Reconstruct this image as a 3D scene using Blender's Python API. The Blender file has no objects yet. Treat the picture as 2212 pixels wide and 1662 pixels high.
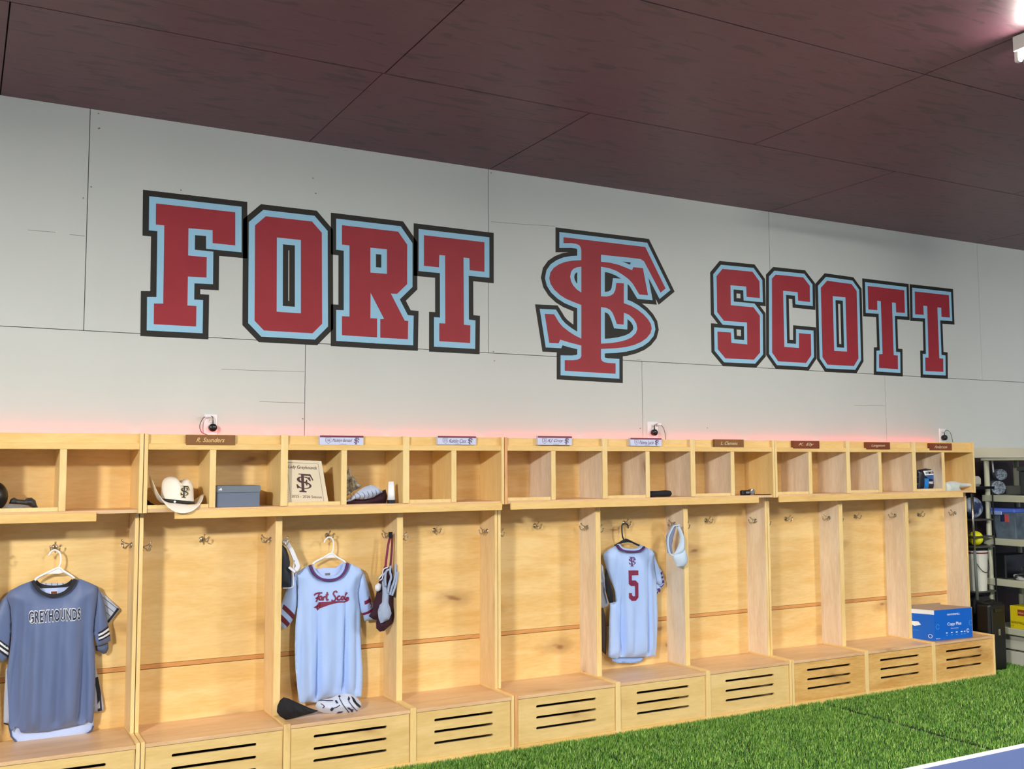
import bpy, math, random
import numpy as np
from mathutils import Vector
from mathutils.geometry import delaunay_2d_cdt
random.seed(7); rng = np.random.default_rng(7)
S = bpy.context.scene; COL = S.collection
# ------------------------------------------------------------------ camera (surveyed from the room's plywood sheets)
IW, IH = 2212, 1662
CAM = np.array([-0.5602, -5.8459, 1.6988]); YAW, PIT, ROL, FL = 0.49731, 0.078675, -0.003663, 2192.67
_f = np.array([math.sin(YAW)*math.cos(PIT), math.cos(YAW)*math.cos(PIT), math.sin(PIT)])
_r0 = np.array([math.cos(YAW), -math.sin(YAW), 0.]); _u0 = np.cross(_r0, _f)
_r = math.cos(ROL)*_r0+math.sin(ROL)*_u0; _u = -math.sin(ROL)*_r0+math.cos(ROL)*_u0
def ray(u, v): return _f*FL+_r*(u-IW/2)-_u*(v-IH/2)
def on_y(u, v, y):
    d = ray(u, v); s = (y-CAM[1])/d[1]; return CAM+s*d
def W(u, v, y):                       # (x, z) on the plane y
    p = on_y(u, v, y); return (p[0], p[2])
def on_z(u, v, z):
    d = ray(u, v); return CAM+(z-CAM[2])/d[2]*d
def on_x(u, v, x):
    d = ray(u, v); return CAM+(x-CAM[0])/d[0]*d
def crop(ox, oy, s, pts, y):          # measured points -> (x, z) on plane y
    return [W(ox+a/s, oy+b/s, y) for a, b in pts]
cam = bpy.data.cameras.new('camera'); co = bpy.data.objects.new('camera', cam); COL.objects.link(co)
cam.sensor_width = 36; cam.lens = 36*FL/IW; cam.clip_start = .05
from mathutils import Matrix
co.matrix_world = Matrix(((_r[0], _u[0], -_f[0], CAM[0]), (_r[1], _u[1], -_f[1], CAM[1]), (_r[2], _u[2], -_f[2], CAM[2]), (0, 0, 0, 1)))
S.camera = co
# ------------------------------------------------------------------ materials
def lin(c):
    return tuple((x/12.92 if x <= .04045 else ((x+.055)/1.055)**2.4) for x in [v/255 for v in c])+(1,)
def newmat(name):
    m = bpy.data.materials.new(name); m.use_nodes = True
    nt = m.node_tree; b = nt.nodes['Principled BSDF']; return m, nt, b
def mat(name, c, rough=.6, c2=None, scale=6, amount=.5, bump=0, bscale=60, stretch=(1, 1, 1), metal=0, coat=0, emit=None, estr=0, sheen=0, trans=0, alpha=1, detail=4):
    m, nt, b = newmat(name); N = nt.nodes.new; L = nt.links.new
    b.inputs['Base Color'].default_value = lin(c); b.inputs['Roughness'].default_value = rough
    b.inputs['Metallic'].default_value = metal; b.inputs['Coat Weight'].default_value = coat
    b.inputs['Sheen Weight'].default_value = sheen
    b.inputs['Transmission Weight'].default_value = trans; b.inputs['Alpha'].default_value = alpha
    if emit: b.inputs['Emission Color'].default_value = lin(emit); b.inputs['Emission Strength'].default_value = estr
    if c2 or bump:
        tc = N('ShaderNodeTexCoord'); mp = N('ShaderNodeMapping'); mp.inputs['Scale'].default_value = stretch
        L(tc.outputs['Object'], mp.inputs['Vector'])
    if c2:
        nz = N('ShaderNodeTexNoise'); nz.inputs['Scale'].default_value = scale; nz.inputs['Detail'].default_value = detail
        L(mp.outputs[0], nz.inputs['Vector'])
        rp = N('ShaderNodeValToRGB'); rp.color_ramp.elements[0].position = .5-amount/2; rp.color_ramp.elements[1].position = .5+amount/2
        rp.color_ramp.elements[0].color = lin(c); rp.color_ramp.elements[1].color = lin(c2)
        L(nz.outputs['Fac'], rp.inputs['Fac']); L(rp.outputs['Color'], b.inputs['Base Color'])
    if bump:
        nb = N('ShaderNodeTexNoise'); nb.inputs['Scale'].default_value = bscale; L(mp.outputs[0], nb.inputs['Vector'])
        bp = N('ShaderNodeBump'); bp.inputs['Strength'].default_value = bump; bp.inputs['Distance'].default_value = .004
        L(nb.outputs['Fac'], bp.inputs['Height']); L(bp.outputs[0], b.inputs['Normal'])
    return m
def wood(name, ca, cb, cknot, axis='x', rough=.42, knots=.5, plane='xz', grain=1.):
    """plywood: long grain figure along one axis, sparse knots, a varnish gloss"""
    m, nt, b = newmat(name); N = nt.nodes.new; L = nt.links.new
    tc = N('ShaderNodeTexCoord'); oi = N('ShaderNodeObjectInfo')
    mul = N('ShaderNodeVectorMath'); mul.operation = 'SCALE'; mul.inputs[0].default_value = (17, 31, 23); L(oi.outputs['Random'], mul.inputs['Scale'])
    ad = N('ShaderNodeVectorMath'); L(tc.outputs['Object'], ad.inputs[0]); L(mul.outputs[0], ad.inputs[1])
    st = {'x': (1, 6, 6), 'z': (6, 6, 1), 'y': (6, 1, 6)}[axis]
    mp = N('ShaderNodeMapping'); mp.inputs['Scale'].default_value = st; L(ad.outputs[0], mp.inputs['Vector'])
    n1 = N('ShaderNodeTexNoise'); n1.inputs['Scale'].default_value = 1.6; n1.inputs['Detail'].default_value = 5; n1.inputs['Distortion'].default_value = .7
    L(mp.outputs[0], n1.inputs['Vector'])
    n2 = N('ShaderNodeTexNoise'); n2.inputs['Scale'].default_value = 14*grain; n2.inputs['Detail'].default_value = 6; n2.inputs['Distortion'].default_value = .4
    L(mp.outputs[0], n2.inputs['Vector'])
    mx = N('ShaderNodeMix'); mx.data_type = 'FLOAT'; mx.inputs['Factor'].default_value = .35; L(n1.outputs['Fac'], mx.inputs['A']); L(n2.outputs['Fac'], mx.inputs['B'])
    rp = N('ShaderNodeValToRGB'); e = rp.color_ramp.elements
    e[0].position = .36; e[0].color = lin(cb); e[1].position = .62; e[1].color = lin(ca)
    L(mx.outputs['Result'], rp.inputs['Fac'])
    out = rp.outputs['Color']
    if knots:
        mk = N('ShaderNodeMapping'); mk.inputs['Scale'].default_value = {'x': (1.2, 3, 3), 'z': (3, 3, 1.2), 'y': (3, 1.2, 3)}[axis]; L(ad.outputs[0], mk.inputs['Vector'])
        dn = N('ShaderNodeTexNoise'); dn.inputs['Scale'].default_value = 3
        L(mk.outputs[0], dn.inputs['Vector'])
        sc = N('ShaderNodeVectorMath'); sc.operation = 'SCALE'; sc.inputs['Scale'].default_value = .35; L(dn.outputs['Color'], sc.inputs[0])
        a2 = N('ShaderNodeVectorMath'); L(mk.outputs[0], a2.inputs[0]); L(sc.outputs[0], a2.inputs[1])
        sp = N('ShaderNodeSeparateXYZ'); cb_ = N('ShaderNodeCombineXYZ'); L(a2.outputs[0], sp.inputs[0])
        L(sp.outputs['XYZ'.index(plane[0].upper())], cb_.inputs[0]); L(sp.outputs['XYZ'.index(plane[1].upper())], cb_.inputs[1])
        vo = N('ShaderNodeTexVoronoi'); vo.voronoi_dimensions = '2D'; vo.inputs['Scale'].default_value = .85; L(cb_.outputs[0], vo.inputs['Vector'])
        kr = N('ShaderNodeValToRGB'); k = kr.color_ramp.elements
        k[0].position = .015; k[0].color = (knots, knots, knots, 1); k[1].position = .16; k[1].color = (0, 0, 0, 1)
        kk = kr.color_ramp.elements.new(.045); kk.color = (knots*.45,)*3+(1,)
        L(vo.outputs['Distance'], kr.inputs['Fac'])
        mm = N('ShaderNodeMix'); mm.data_type = 'RGBA'; L(kr.outputs['Color'], mm.inputs[0]); L(out, mm.inputs[6]); mm.inputs[7].default_value = lin(cknot)
        out = mm.outputs[2]
    L(out, b.inputs['Base Color'])
    b.inputs['Roughness'].default_value = rough; b.inputs['Coat Weight'].default_value = .15; b.inputs['Coat Roughness'].default_value = .25
    bp = N('ShaderNodeBump'); bp.inputs['Strength'].default_value = .12; bp.inputs['Distance'].default_value = .002; L(n2.outputs['Fac'], bp.inputs['Height']); L(bp.outputs[0], b.inputs['Normal'])
    return m
M = {}
M['back'] = wood('plywood_back', (244, 212, 150), (232, 190, 118), (140, 84, 46), 'x', knots=.8)
M['edge'] = wood('pine_edge', (246, 210, 140), (234, 192, 116), (170, 110, 60), 'x', knots=.35)
M['edgev'] = wood('pine_edge_upright', (248, 220, 158), (238, 204, 136), (170, 110, 60), 'z', knots=.35)
M['sidew'] = wood('plywood_side', (242, 218, 174), (226, 194, 142), (150, 96, 60), 'z', knots=.5, plane='yz')
M['pale'] = wood('pale_raw_plywood', (246, 232, 212), (226, 206, 180), (150, 96, 66), 'z', rough=.6, knots=.7, plane='yz')
M['seat'] = wood('bench_plywood', (232, 196, 154), (214, 174, 130), (150, 100, 60), 'x', knots=.5, plane='xy')
M['front'] = wood('bench_front_plywood', (238, 208, 146), (224, 190, 122), (158, 104, 56), 'x', knots=.45)
M['front2'] = wood('bench_front_figured', (236, 194, 122), (206, 154, 82), (140, 84, 44), 'x', knots=.6)
M['red'] = wood('reddish_fir', (240, 186, 128), (222, 156, 96), (150, 80, 44), 'z', knots=.4)
M['batten'] = wood('orange_batten', (228, 170, 106), (206, 146, 84), (140, 80, 44), 'x', knots=0)
M['wall'] = mat('beige_wall_paint', (203, 209, 206), .55, (210, 215, 212), 1.2, .5, .12, 40)
M['trim'] = mat('beige_trim_paint', (206, 200, 176), .5, (214, 208, 186), 2, .4, .05, 30)
M['black'] = mat('black_letter_paint', (26, 25, 21), .65, (31, 30, 26), 8, .5, .1, 60)
M['blue'] = mat('pale_blue_letter_paint', (152, 206, 238), .6, (160, 211, 240), 8, .5, .1, 60)
M['cardinal'] = mat('cardinal_letter_paint', (154, 30, 46), .6, (162, 38, 50), 5, .5, .15, 50)
M['chrome'] = mat('chrome', (205, 200, 190), .22, metal=1)
M['lowwall'] = mat('dark_maroon_wall', (46, 18, 26), .6, (36, 14, 20), 4, .5)
M['white_plastic'] = mat('white_plastic', (238, 240, 246), .35)
M['blk_plastic'] = mat('black_plastic', (18, 20, 26), .3)
M['dark'] = mat('black_cloth', (24, 25, 32), .85, (16, 17, 22), 30, .6, .2, 90)
def ceiling_mat():
    m, nt, b = newmat('glossy_maroon_ceiling'); N = nt.nodes.new; L = nt.links.new
    tc = N('ShaderNodeTexCoord')
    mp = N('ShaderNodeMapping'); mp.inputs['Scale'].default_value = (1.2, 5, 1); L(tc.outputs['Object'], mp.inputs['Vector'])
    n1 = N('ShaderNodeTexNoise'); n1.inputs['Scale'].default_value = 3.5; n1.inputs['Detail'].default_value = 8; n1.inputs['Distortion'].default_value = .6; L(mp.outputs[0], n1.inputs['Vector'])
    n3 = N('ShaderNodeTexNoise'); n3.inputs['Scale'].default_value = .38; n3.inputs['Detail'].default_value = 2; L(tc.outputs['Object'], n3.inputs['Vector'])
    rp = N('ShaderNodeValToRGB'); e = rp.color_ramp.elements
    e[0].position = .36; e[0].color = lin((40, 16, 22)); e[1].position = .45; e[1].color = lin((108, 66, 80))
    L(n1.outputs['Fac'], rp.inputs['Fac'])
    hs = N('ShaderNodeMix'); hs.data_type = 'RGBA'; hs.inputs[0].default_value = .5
    r2 = N('ShaderNodeValToRGB'); r2.color_ramp.elements[0].color = lin((116, 86, 94)); r2.color_ramp.elements[1].color = lin((88, 46, 62)); r2.color_ramp.elements[0].position = .4; r2.color_ramp.elements[1].position = .6  # broad greyer tone paints soft reflections into the ceiling colour
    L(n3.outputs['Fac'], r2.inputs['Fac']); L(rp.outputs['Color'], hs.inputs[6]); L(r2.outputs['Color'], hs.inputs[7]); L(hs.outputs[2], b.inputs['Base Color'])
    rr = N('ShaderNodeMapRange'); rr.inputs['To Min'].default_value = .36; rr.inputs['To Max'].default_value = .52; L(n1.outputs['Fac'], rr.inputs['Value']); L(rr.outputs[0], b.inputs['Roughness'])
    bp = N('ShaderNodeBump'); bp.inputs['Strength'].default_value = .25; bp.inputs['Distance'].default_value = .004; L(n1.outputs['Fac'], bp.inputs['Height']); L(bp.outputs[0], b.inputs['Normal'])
    return m
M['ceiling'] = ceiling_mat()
# ------------------------------------------------------------------ mesh helpers
class MB:
    def __init__(s): s.v = []; s.f = []
    def add(s, vs, fs):
        n = len(s.v); s.v += [tuple(v) for v in vs]; s.f += [tuple(i+n for i in f) for f in fs]; return s
    def box(s, x0, x1, y0, y1, z0, z1, c=0.0):
        x0, x1 = sorted((x0, x1)); y0, y1 = sorted((y0, y1)); z0, z1 = sorted((z0, z1))
        c = min(c, (x1-x0)*.45, (y1-y0)*.45, (z1-z0)*.45)
        if c <= 0:
            s.add([(x, y, z) for x in (x0, x1) for y in (y0, y1) for z in (z0, z1)], [(0, 1, 3, 2), (4, 6, 7, 5), (0, 4, 5, 1), (2, 3, 7, 6), (0, 2, 6, 4), (1, 5, 7, 3)])
            return s
        vs = []; idx = {}
        for ix, x in enumerate((x0, x1)):
            for iy, y in enumerate((y0, y1)):
                for iz, z in enumerate((z0, z1)):
                    sx, sy, sz = (1, -1)[ix]*c, (1, -1)[iy]*c, (1, -1)[iz]*c
                    idx[(ix, iy, iz, 'x')] = len(vs); vs.append((x, y+sy, z+sz))
                    idx[(ix, iy, iz, 'y')] = len(vs); vs.append((x+sx, y, z+sz))
                    idx[(ix, iy, iz, 'z')] = len(vs); vs.append((x+sx, y+sy, z))
        I = idx; fs = []
        for a in (0, 1):
            q = [(a, 0, 0), (a, 1, 0), (a, 1, 1), (a, 0, 1)]; t = [I[k+('x',)] for k in q]; fs.append(t if a else t[::-1])
            q = [(0, a, 0), (0, a, 1), (1, a, 1), (1, a, 0)]; t = [I[k+('y',)] for k in q]; fs.append(t if a else t[::-1])
            q = [(0, 0, a), (1, 0, a), (1, 1, a), (0, 1, a)]; t = [I[k+('z',)] for k in q]; fs.append(t if a else t[::-1])
        for a in (0, 1):
            for b_ in (0, 1):
                fs.append([I[(0, a, b_, 'y')], I[(1, a, b_, 'y')], I[(1, a, b_, 'z')], I[(0, a, b_, 'z')]])
                fs.append([I[(a, 0, b_, 'x')], I[(a, 1, b_, 'x')], I[(a, 1, b_, 'z')], I[(a, 0, b_, 'z')]])
                fs.append([I[(a, b_, 0, 'x')], I[(a, b_, 1, 'x')], I[(a, b_, 1, 'y')], I[(a, b_, 0, 'y')]])
                for c_ in (0, 1): fs.append([I[(a, b_, c_, 'x')], I[(a, b_, c_, 'y')], I[(a, b_, c_, 'z')]])
        s.add(vs, fs); return s
    def tube(s, pts, r, n=10, caps=True):
        pts = [Vector(p) for p in pts]; rs = r if isinstance(r, (list, tuple)) else [r]*len(pts)
        base = len(s.v); up = None
        for i, p in enumerate(pts):
            t = (pts[min(i+1, len(pts)-1)]-pts[max(i-1, 0)]).normalized()
            if up is None: up = t.orthogonal().normalized()
            else:
                up = (up-t*up.dot(t)); up = up.normalized() if up.length > 1e-6 else t.orthogonal().normalized()
            w = t.cross(up)
            for k in range(n):
                a = 2*math.pi*k/n; s.v.append(tuple(p+(up*math.cos(a)+w*math.sin(a))*rs[i]))
        for i in range(len(pts)-1):
            for k in range(n):
                a = base+i*n+k; b = base+i*n+(k+1) % n; s.f.append((a, b, b+n, a+n))
        if caps:
            s.f.append(tuple(base+k for k in range(n))[::-1]); s.f.append(tuple(base+(len(pts)-1)*n+k for k in range(n)))
        return s
    def lathe(s, c, prof, n=24, ax='z'):
        base = len(s.v); c = Vector(c)
        for (r, h) in prof:
            for k in range(n):
                a = 2*math.pi*k/n; x, y = r*math.cos(a), r*math.sin(a)
                v = {'z': (x, y, h), 'y': (x, h, y), 'x': (h, x, y)}[ax]; s.v.append(tuple(c+Vector(v)))
        for i in range(len(prof)-1):
            for k in range(n):
                a = base+i*n+k; b = base+i*n+(k+1) % n; s.f.append((a, b, b+n, a+n))
        s.f.append(tuple(base+k for k in range(n))); s.f.append(tuple(base+(len(prof)-1)*n+k for k in range(n))[::-1]); return s
    def ball(s, c, r, n=14, sc=(1, 1, 1)):
        prof = [(max(r*math.sin(math.pi*i/n), r*.02)*1, -r*math.cos(math.pi*i/n)) for i in range(n+1)]
        b0 = len(s.v); s.lathe((0, 0, 0), prof, n*2)
        for i in range(b0, len(s.v)): v = s.v[i]; s.v[i] = (c[0]+v[0]*sc[0], c[1]+v[1]*sc[1], c[2]+v[2]*sc[2])
        return s
def link(name, me, parent=None, material=None, smooth=False, kind=None):
    o = bpy.data.objects.new(name, me); COL.objects.link(o)
    if material: me.materials.append(material)
    if smooth: me.polygons.foreach_set('use_smooth', [True]*len(me.polygons))
    if parent:
        o.parent = parent
    if kind: o['kind'] = kind
    return o
def wl(p):                                     # world location of a parent chain
    l = Vector((0, 0, 0))
    while p: l += p.location; p = p.parent
    return l
def obj(name, mb, material, parent=None, smooth=False, kind=None, label=None, fix=True):
    """one mesh object; vertices given in world space, stored around the parent's base"""
    me = bpy.data.meshes.new(name)
    off = wl(parent) if parent else Vector((0, 0, 0))
    me.from_pydata([(v[0]-off.x, v[1]-off.y, v[2]-off.z) for v in mb.v], [], mb.f)
    if fix:
        import bmesh
        bm = bmesh.new(); bm.from_mesh(me); bmesh.ops.recalc_face_normals(bm, faces=bm.faces); bm.to_mesh(me); bm.free()
    me.update()
    o = link(name, me, parent, material, smooth, kind)
    if label: o['label'] = label
    return o
def tag(o, label, cat, group=None):
    o['label'] = label; o['category'] = cat
    if group: o['group'] = group
    return o
def thing(name, loc, label, cat, group=None):
    o = bpy.data.objects.new(name, None); COL.objects.link(o); o.location = loc; o.empty_display_size = .1
    return tag(o, label, cat, group)
def rebase(o, loc):
    """move the origin of a top-level mesh to its base"""
    l = Vector(loc); o.data.transform(Matrix.Translation(-l)); o.location = l; return o
# ---- 2-D areas
def pip(P, x, y):
    c = False; n = len(P); j = n-1
    for i in range(n):
        xi, yi = P[i]; xj, yj = P[j]
        if (yi > y) != (yj > y) and x < (xj-xi)*(y-yi)/(yj-yi)+xi: c = not c
        j = i
    return c
def sdist(P, pts):
    """distance of points to polygon outline"""
    pts = np.asarray(pts, float); A = np.asarray(P, float); B = np.roll(A, -1, 0); best = np.full(len(pts), 1e9)
    for a, b in zip(A, B):
        d = b-a; L = d@d
        if L < 1e-14: continue
        t = np.clip(((pts-a)@d)/L, 0, 1); best = np.minimum(best, np.hypot(*(pts-a-t[:, None]*d).T))
    return best
def densify(P, step):
    out = []
    for i in range(len(P)):
        a = P[i]; b = P[(i+1) % len(P)]; L = math.hypot(b[0]-a[0], b[1]-a[1]); k = max(1, int(round(L/step)))
        for t in range(k): out.append((a[0]+(b[0]-a[0])*t/k, a[1]+(b[1]-a[1])*t/k))
    return out
def smoothpoly(P, it=1):
    for _ in range(it):
        Q = []
        for i in range(len(P)):
            a = P[i]; b = P[(i+1) % len(P)]
            Q += [(a[0]*.75+b[0]*.25, a[1]*.75+b[1]*.25), (a[0]*.25+b[0]*.75, a[1]*.25+b[1]*.75)]
        P = Q
    return P
def area(loops, test, grid=None):
    """triangulate: loops are constraint outlines, test(x,y) says what is inside"""
    V = []; Ed = []
    for P in loops:
        n = len(V); V += [Vector(p) for p in P]; Ed += [(n+i, n+(i+1) % len(P)) for i in range(len(P))]
    if grid: V += [Vector(p) for p in grid]
    v, e, f, *_ = delaunay_2d_cdt(V, Ed, [], 0, 1e-7)
    v = [(a.x, a.y) for a in v]; out = []
    for t in f:
        cx = sum(v[i][0] for i in t)/len(t); cy = sum(v[i][1] for i in t)/len(t)
        if test(cx, cy): out.append(tuple(t))
    return v, out
def bound(tris):
    cnt = {}
    for t in tris:
        for i in range(len(t)):
            a, b = t[i], t[(i+1) % len(t)]; cnt[(a, b)] = 1
    return [(a, b) for (a, b) in cnt if (b, a) not in cnt]
def slab(name, v, tris, y0, y1, material, parent=None, **k):
    """flat solid between planes y0 (back) and y1 (front, nearer the camera)"""
    mb = MB(); n = len(v)
    mb.v = [(p[0], y0, p[1]) for p in v]+[(p[0], y1, p[1]) for p in v]
    mb.f = [t for t in tris]+[tuple(i+n for i in t)[::-1] for t in tris]+[(a, b, b+n, a+n) for a, b in bound(tris)]
    return obj(name, mb, material, parent, **k)
def plate(name, P, holes, y0, y1, material, parent=None, **k):
    v, t = area([P]+holes, lambda x, y: pip(P, x, y) and not any(pip(h, x, y) for h in holes))
    return slab(name, v, t, y0, y1, material, parent, **k)
def grow(P, holes, w, fill=()):
    """offset area with mitred corners: original area plus a band w wide round every outline"""
    loops = [P]+holes; quads = []
    for L in loops:
        n = len(L); nrm = []
        for i in range(n):
            a, b = L[i], L[(i+1) % n]; d = math.hypot(b[0]-a[0], b[1]-a[1]) or 1e-9
            nrm.append(((b[1]-a[1])/d, -(b[0]-a[0])/d))
        for s in (1, -1):
            off = []
            for i in range(n):
                n0, n1 = nrm[i-1], nrm[i]; k = 1+n0[0]*n1[0]+n0[1]*n1[1]
                cr = (n0[0]*n1[1]-n0[1]*n1[0])*s
                if k < .35: m0 = ((n0[0]+n1[0]), (n0[1]+n1[1])); l = math.hypot(*m0) or 1; off.append((L[i][0]+m0[0]/l*w*s*1.5, L[i][1]+m0[1]/l*w*s*1.5)); continue
                off.append((L[i][0]+(n0[0]+n1[0])/k*w*s, L[i][1]+(n0[1]+n1[1])/k*w*s))
            for i in range(n):
                a, b = L[i], L[(i+1) % n]; N = nrm[i]
                quads.append([a, b, (b[0]+N[0]*w*s, b[1]+N[1]*w*s), (a[0]+N[0]*w*s, a[1]+N[1]*w*s)])
                q = [L[i], (L[i][0]+nrm[i-1][0]*w*s, L[i][1]+nrm[i-1][1]*w*s), off[i], (L[i][0]+N[0]*w*s, L[i][1]+N[1]*w*s)]
                quads.append(q)
    quads += list(fill)
    def inside(x, y):
        if pip(P, x, y) and not any(pip(h, x, y) for h in holes): return True
        return any(pip(q, x, y) for q in quads)
    return area(loops+quads, inside)
# ---- cloth: an inflated sheet with vertical folds
class Cloth:
    def __init__(s, P, y0, T, folds=(), r=.04, seed=0, tilt=0):
        s.P = P; s.y0 = y0; s.T = T; s.folds = folds; s.r = r; s.tilt = tilt; s.ph = seed*1.7
    def surf(s, X, Z, d=None):
        X = np.asarray(X, float); Z = np.asarray(Z, float)
        if d is None: d = sdist(s.P, np.stack([X, Z], 1))
        h = s.T*(1-np.exp(-d/s.r))
        f = np.zeros_like(X)
        for (xc, w, a, sl, zt, zb) in s.folds:      # centre, width, depth, slope, top, bottom
            g = np.clip((zt-Z)/max(zt-zb, 1e-3), 0, 1)
            f += 1.5*a*np.exp(-((X-xc-sl*(zt-Z))/(w*(.6+.6*g)))**2)*g**.6
        f += .0022*np.sin(X*60+s.ph+Z*7)*np.sin(Z*23+s.ph*2+X*5)
        return s.y0-h+f*np.clip(d/s.r, 0, 1)+s.tilt*(Z-s.y0)*0
    def build(s, name, material, parent, step=.012, back=.5, **k):
        P = densify(s.P, step); xs = [p[0] for p in P]; zs = [p[1] for p in P]
        g = [(x+(.5*step if j % 2 else 0), z) for j, z in enumerate(np.arange(min(zs), max(zs), step)) for x in np.arange(min(xs), max(xs), step)]
        g = [p for p in g if pip(P, *p)]
        if g:
            dd = sdist(P, g); g = [p for p, q in zip(g, dd) if q > step*.5]
        v, t = area([P], lambda x, y: pip(P, x, y), g)
        A = np.array(v); d = sdist(s.P, A); yf = s.surf(A[:, 0], A[:, 1], d); yb = s.y0+back*s.T*(1-np.exp(-d/s.r))+.001
        mb = MB(); n = len(v)
        mb.v = [(a[0], y, a[1]) for a, y in zip(v, yf)]+[(a[0], y, a[1]) for a, y in zip(v, yb)]
        mb.f = [q[::-1] for q in t]+[tuple(i+n for i in q) for q in t]+[(b, a, a+n, b+n) for a, b in bound(t)]
        return obj(name, mb, material, parent, smooth=True, **k)
    def decal(s, name, Q, material, parent, off=.002, step=.01, holes=(), **k):
        Q2 = densify(Q, step); xs = [p[0] for p in Q]; zs = [p[1] for p in Q]
        g = [(x, z) for z in np.arange(min(zs), max(zs), step) for x in np.arange(min(xs), max(xs), step)]
        ins = lambda x, y: pip(Q, x, y) and not any(pip(h, x, y) for h in holes)
        g = [p for p in g if ins(*p)]
        v, t = area([Q2]+[densify(h, step) for h in holes], ins, g)
        return s.lay(name, v, t, material, parent, off, **k)
    def lay(s, name, v, t, material, parent, off=.002, **k):
        A = np.array(v); y = s.surf(A[:, 0], A[:, 1])-off
        mb = MB(); n = len(v); mb.v = [(a[0], q, a[1]) for a, q in zip(v, y)]+[(a[0], q+off*.8, a[1]) for a, q in zip(v, y)]
        mb.f = [q for q in t]+[tuple(i+n for i in q)[::-1] for q in t]+[(a, b, b+n, a+n) for a, b in bound(t)]
        return obj(name, mb, material, parent, smooth=False, **k)
def ribbon(pts, w):
    """flat stroke of width w along a 2-D line -> verts, quads"""
    n = len(pts); v = []; t = []
    for i, p in enumerate(pts):
        a = pts[max(i-1, 0)]; b = pts[min(i+1, n-1)]; d = math.hypot(b[0]-a[0], b[1]-a[1]) or 1
        nx, ny = -(b[1]-a[1])/d, (b[0]-a[0])/d; ww = w[i] if isinstance(w, (list, tuple)) else w
        v += [(p[0]+nx*ww/2, p[1]+ny*ww/2), (p[0]-nx*ww/2, p[1]-ny*ww/2)]
    for i in range(n-1): t.append((2*i, 2*i+1, 2*i+3, 2*i+2))
    return v, t
def smoothline(pts, k=4):
    out = []; n = len(pts)
    for i in range(n-1):
        p0 = pts[max(i-1, 0)]; p1 = pts[i]; p2 = pts[i+1]; p3 = pts[min(i+2, n-1)]
        for j in range(k):
            t = j/k; out.append(tuple(.5*(2*b+(c-a)*t+(2*a-5*b+4*c-d)*t*t+(-a+3*b-3*c+d)*t**3) for a, b, c, d in zip(p0, p1, p2, p3)))
    out.append(tuple(pts[-1])); return out
# ---- writing
_tc = {}
def glyphs(text, shear=0, bold=0, space=1):
    key = (text, shear, bold, space)
    if key in _tc: return _tc[key]
    c = bpy.data.curves.new('writing', 'FONT'); c.body = text; c.shear = shear; c.offset = bold; c.resolution_u = 3; c.space_character = space; c.fill_mode = 'FRONT'
    o = bpy.data.objects.new('writing', c); COL.objects.link(o)
    dg = bpy.context.evaluated_depsgraph_get(); dg.update()
    me = bpy.data.meshes.new_from_object(o.evaluated_get(dg))
    v = [(a.co.x, a.co.y) for a in me.vertices]; t = [tuple(p.vertices) for p in me.polygons]
    bpy.data.objects.remove(o); bpy.data.curves.remove(c); bpy.data.meshes.remove(me)
    xs = [a[0] for a in v]; ys = [a[1] for a in v]; _tc[key] = (v, t, min(xs), max(xs), min(ys), max(ys)); return _tc[key]
def fit(text, A, B, C, shear=0, bold=0, space=1, ref=None):
    """letters mapped so that their box spans A (bottom left) B (bottom right) C (top left)"""
    v, t, x0, x1, y0, y1 = glyphs(text, shear, bold, space)
    if ref: _, _, x0, x1, y0, y1 = glyphs(text, shear, ref, space)
    A, B, C = map(np.array, (A, B, C))
    out = [tuple(A+(B-A)*(p[0]-x0)/(x1-x0)+(C-A)*(p[1]-y0)/(y1-y0)) for p in v]; return out, t
# ------------------------------------------------------------------ the club emblem outline (measured on the wall)
LG_OUT = [(345,192),(1138,287),(1335,690),(1286,730),(1127,428),(1095,405),(1020,395),(708,362),(708,430),(800,440),(880,460),(950,487),(1010,513),(1022,483),(1115,492),(1165,756),(1080,748),(1045,690),(1015,640),(975,598),(925,560),(860,520),(790,493),(708,478),
 (708,765),(760,768),(800,760),(830,740),(848,705),(858,636),(930,640),(930,832),(1000,858),(1060,893),(1120,940),(1165,990),(1192,1035),(1200,1080),(1188,1125),(1150,1172),(1100,1208),(1030,1238),(950,1258),(850,1270),(708,1276),(708,1370),(718,1392),(740,1405),(775,1412),(850,1416),(850,1518),(357,1488),(357,1385),(430,1386),(480,1380),(508,1366),(518,1345),(518,1243),(400,1213),(312,1186),(298,1222),(207,1217),(163,936),(253,940),(275,975),(300,1018),(340,1063),(400,1110),(455,1145),(518,1176),
 (518,850),(440,820),(370,790),(310,752),(255,700),(220,645),(207,590),(218,535),(250,490),(300,456),(360,432),(430,420),(518,415),(518,320),(512,290),(498,270),(470,257),(420,250),(345,250)]
LG_H = [[(518,478),(475,484),(440,500),(418,530),(409,575),(418,620),(440,662),(475,700),(518,730)],
        [(708,870),(760,878),(795,895),(820,925),(842,975),(862,1034),(928,1040),(930,924),(980,945),(1025,985),(1052,1030),(1062,1080),(1048,1122),(1005,1165),(950,1190),(880,1208),(800,1220),(708,1225)]]
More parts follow.
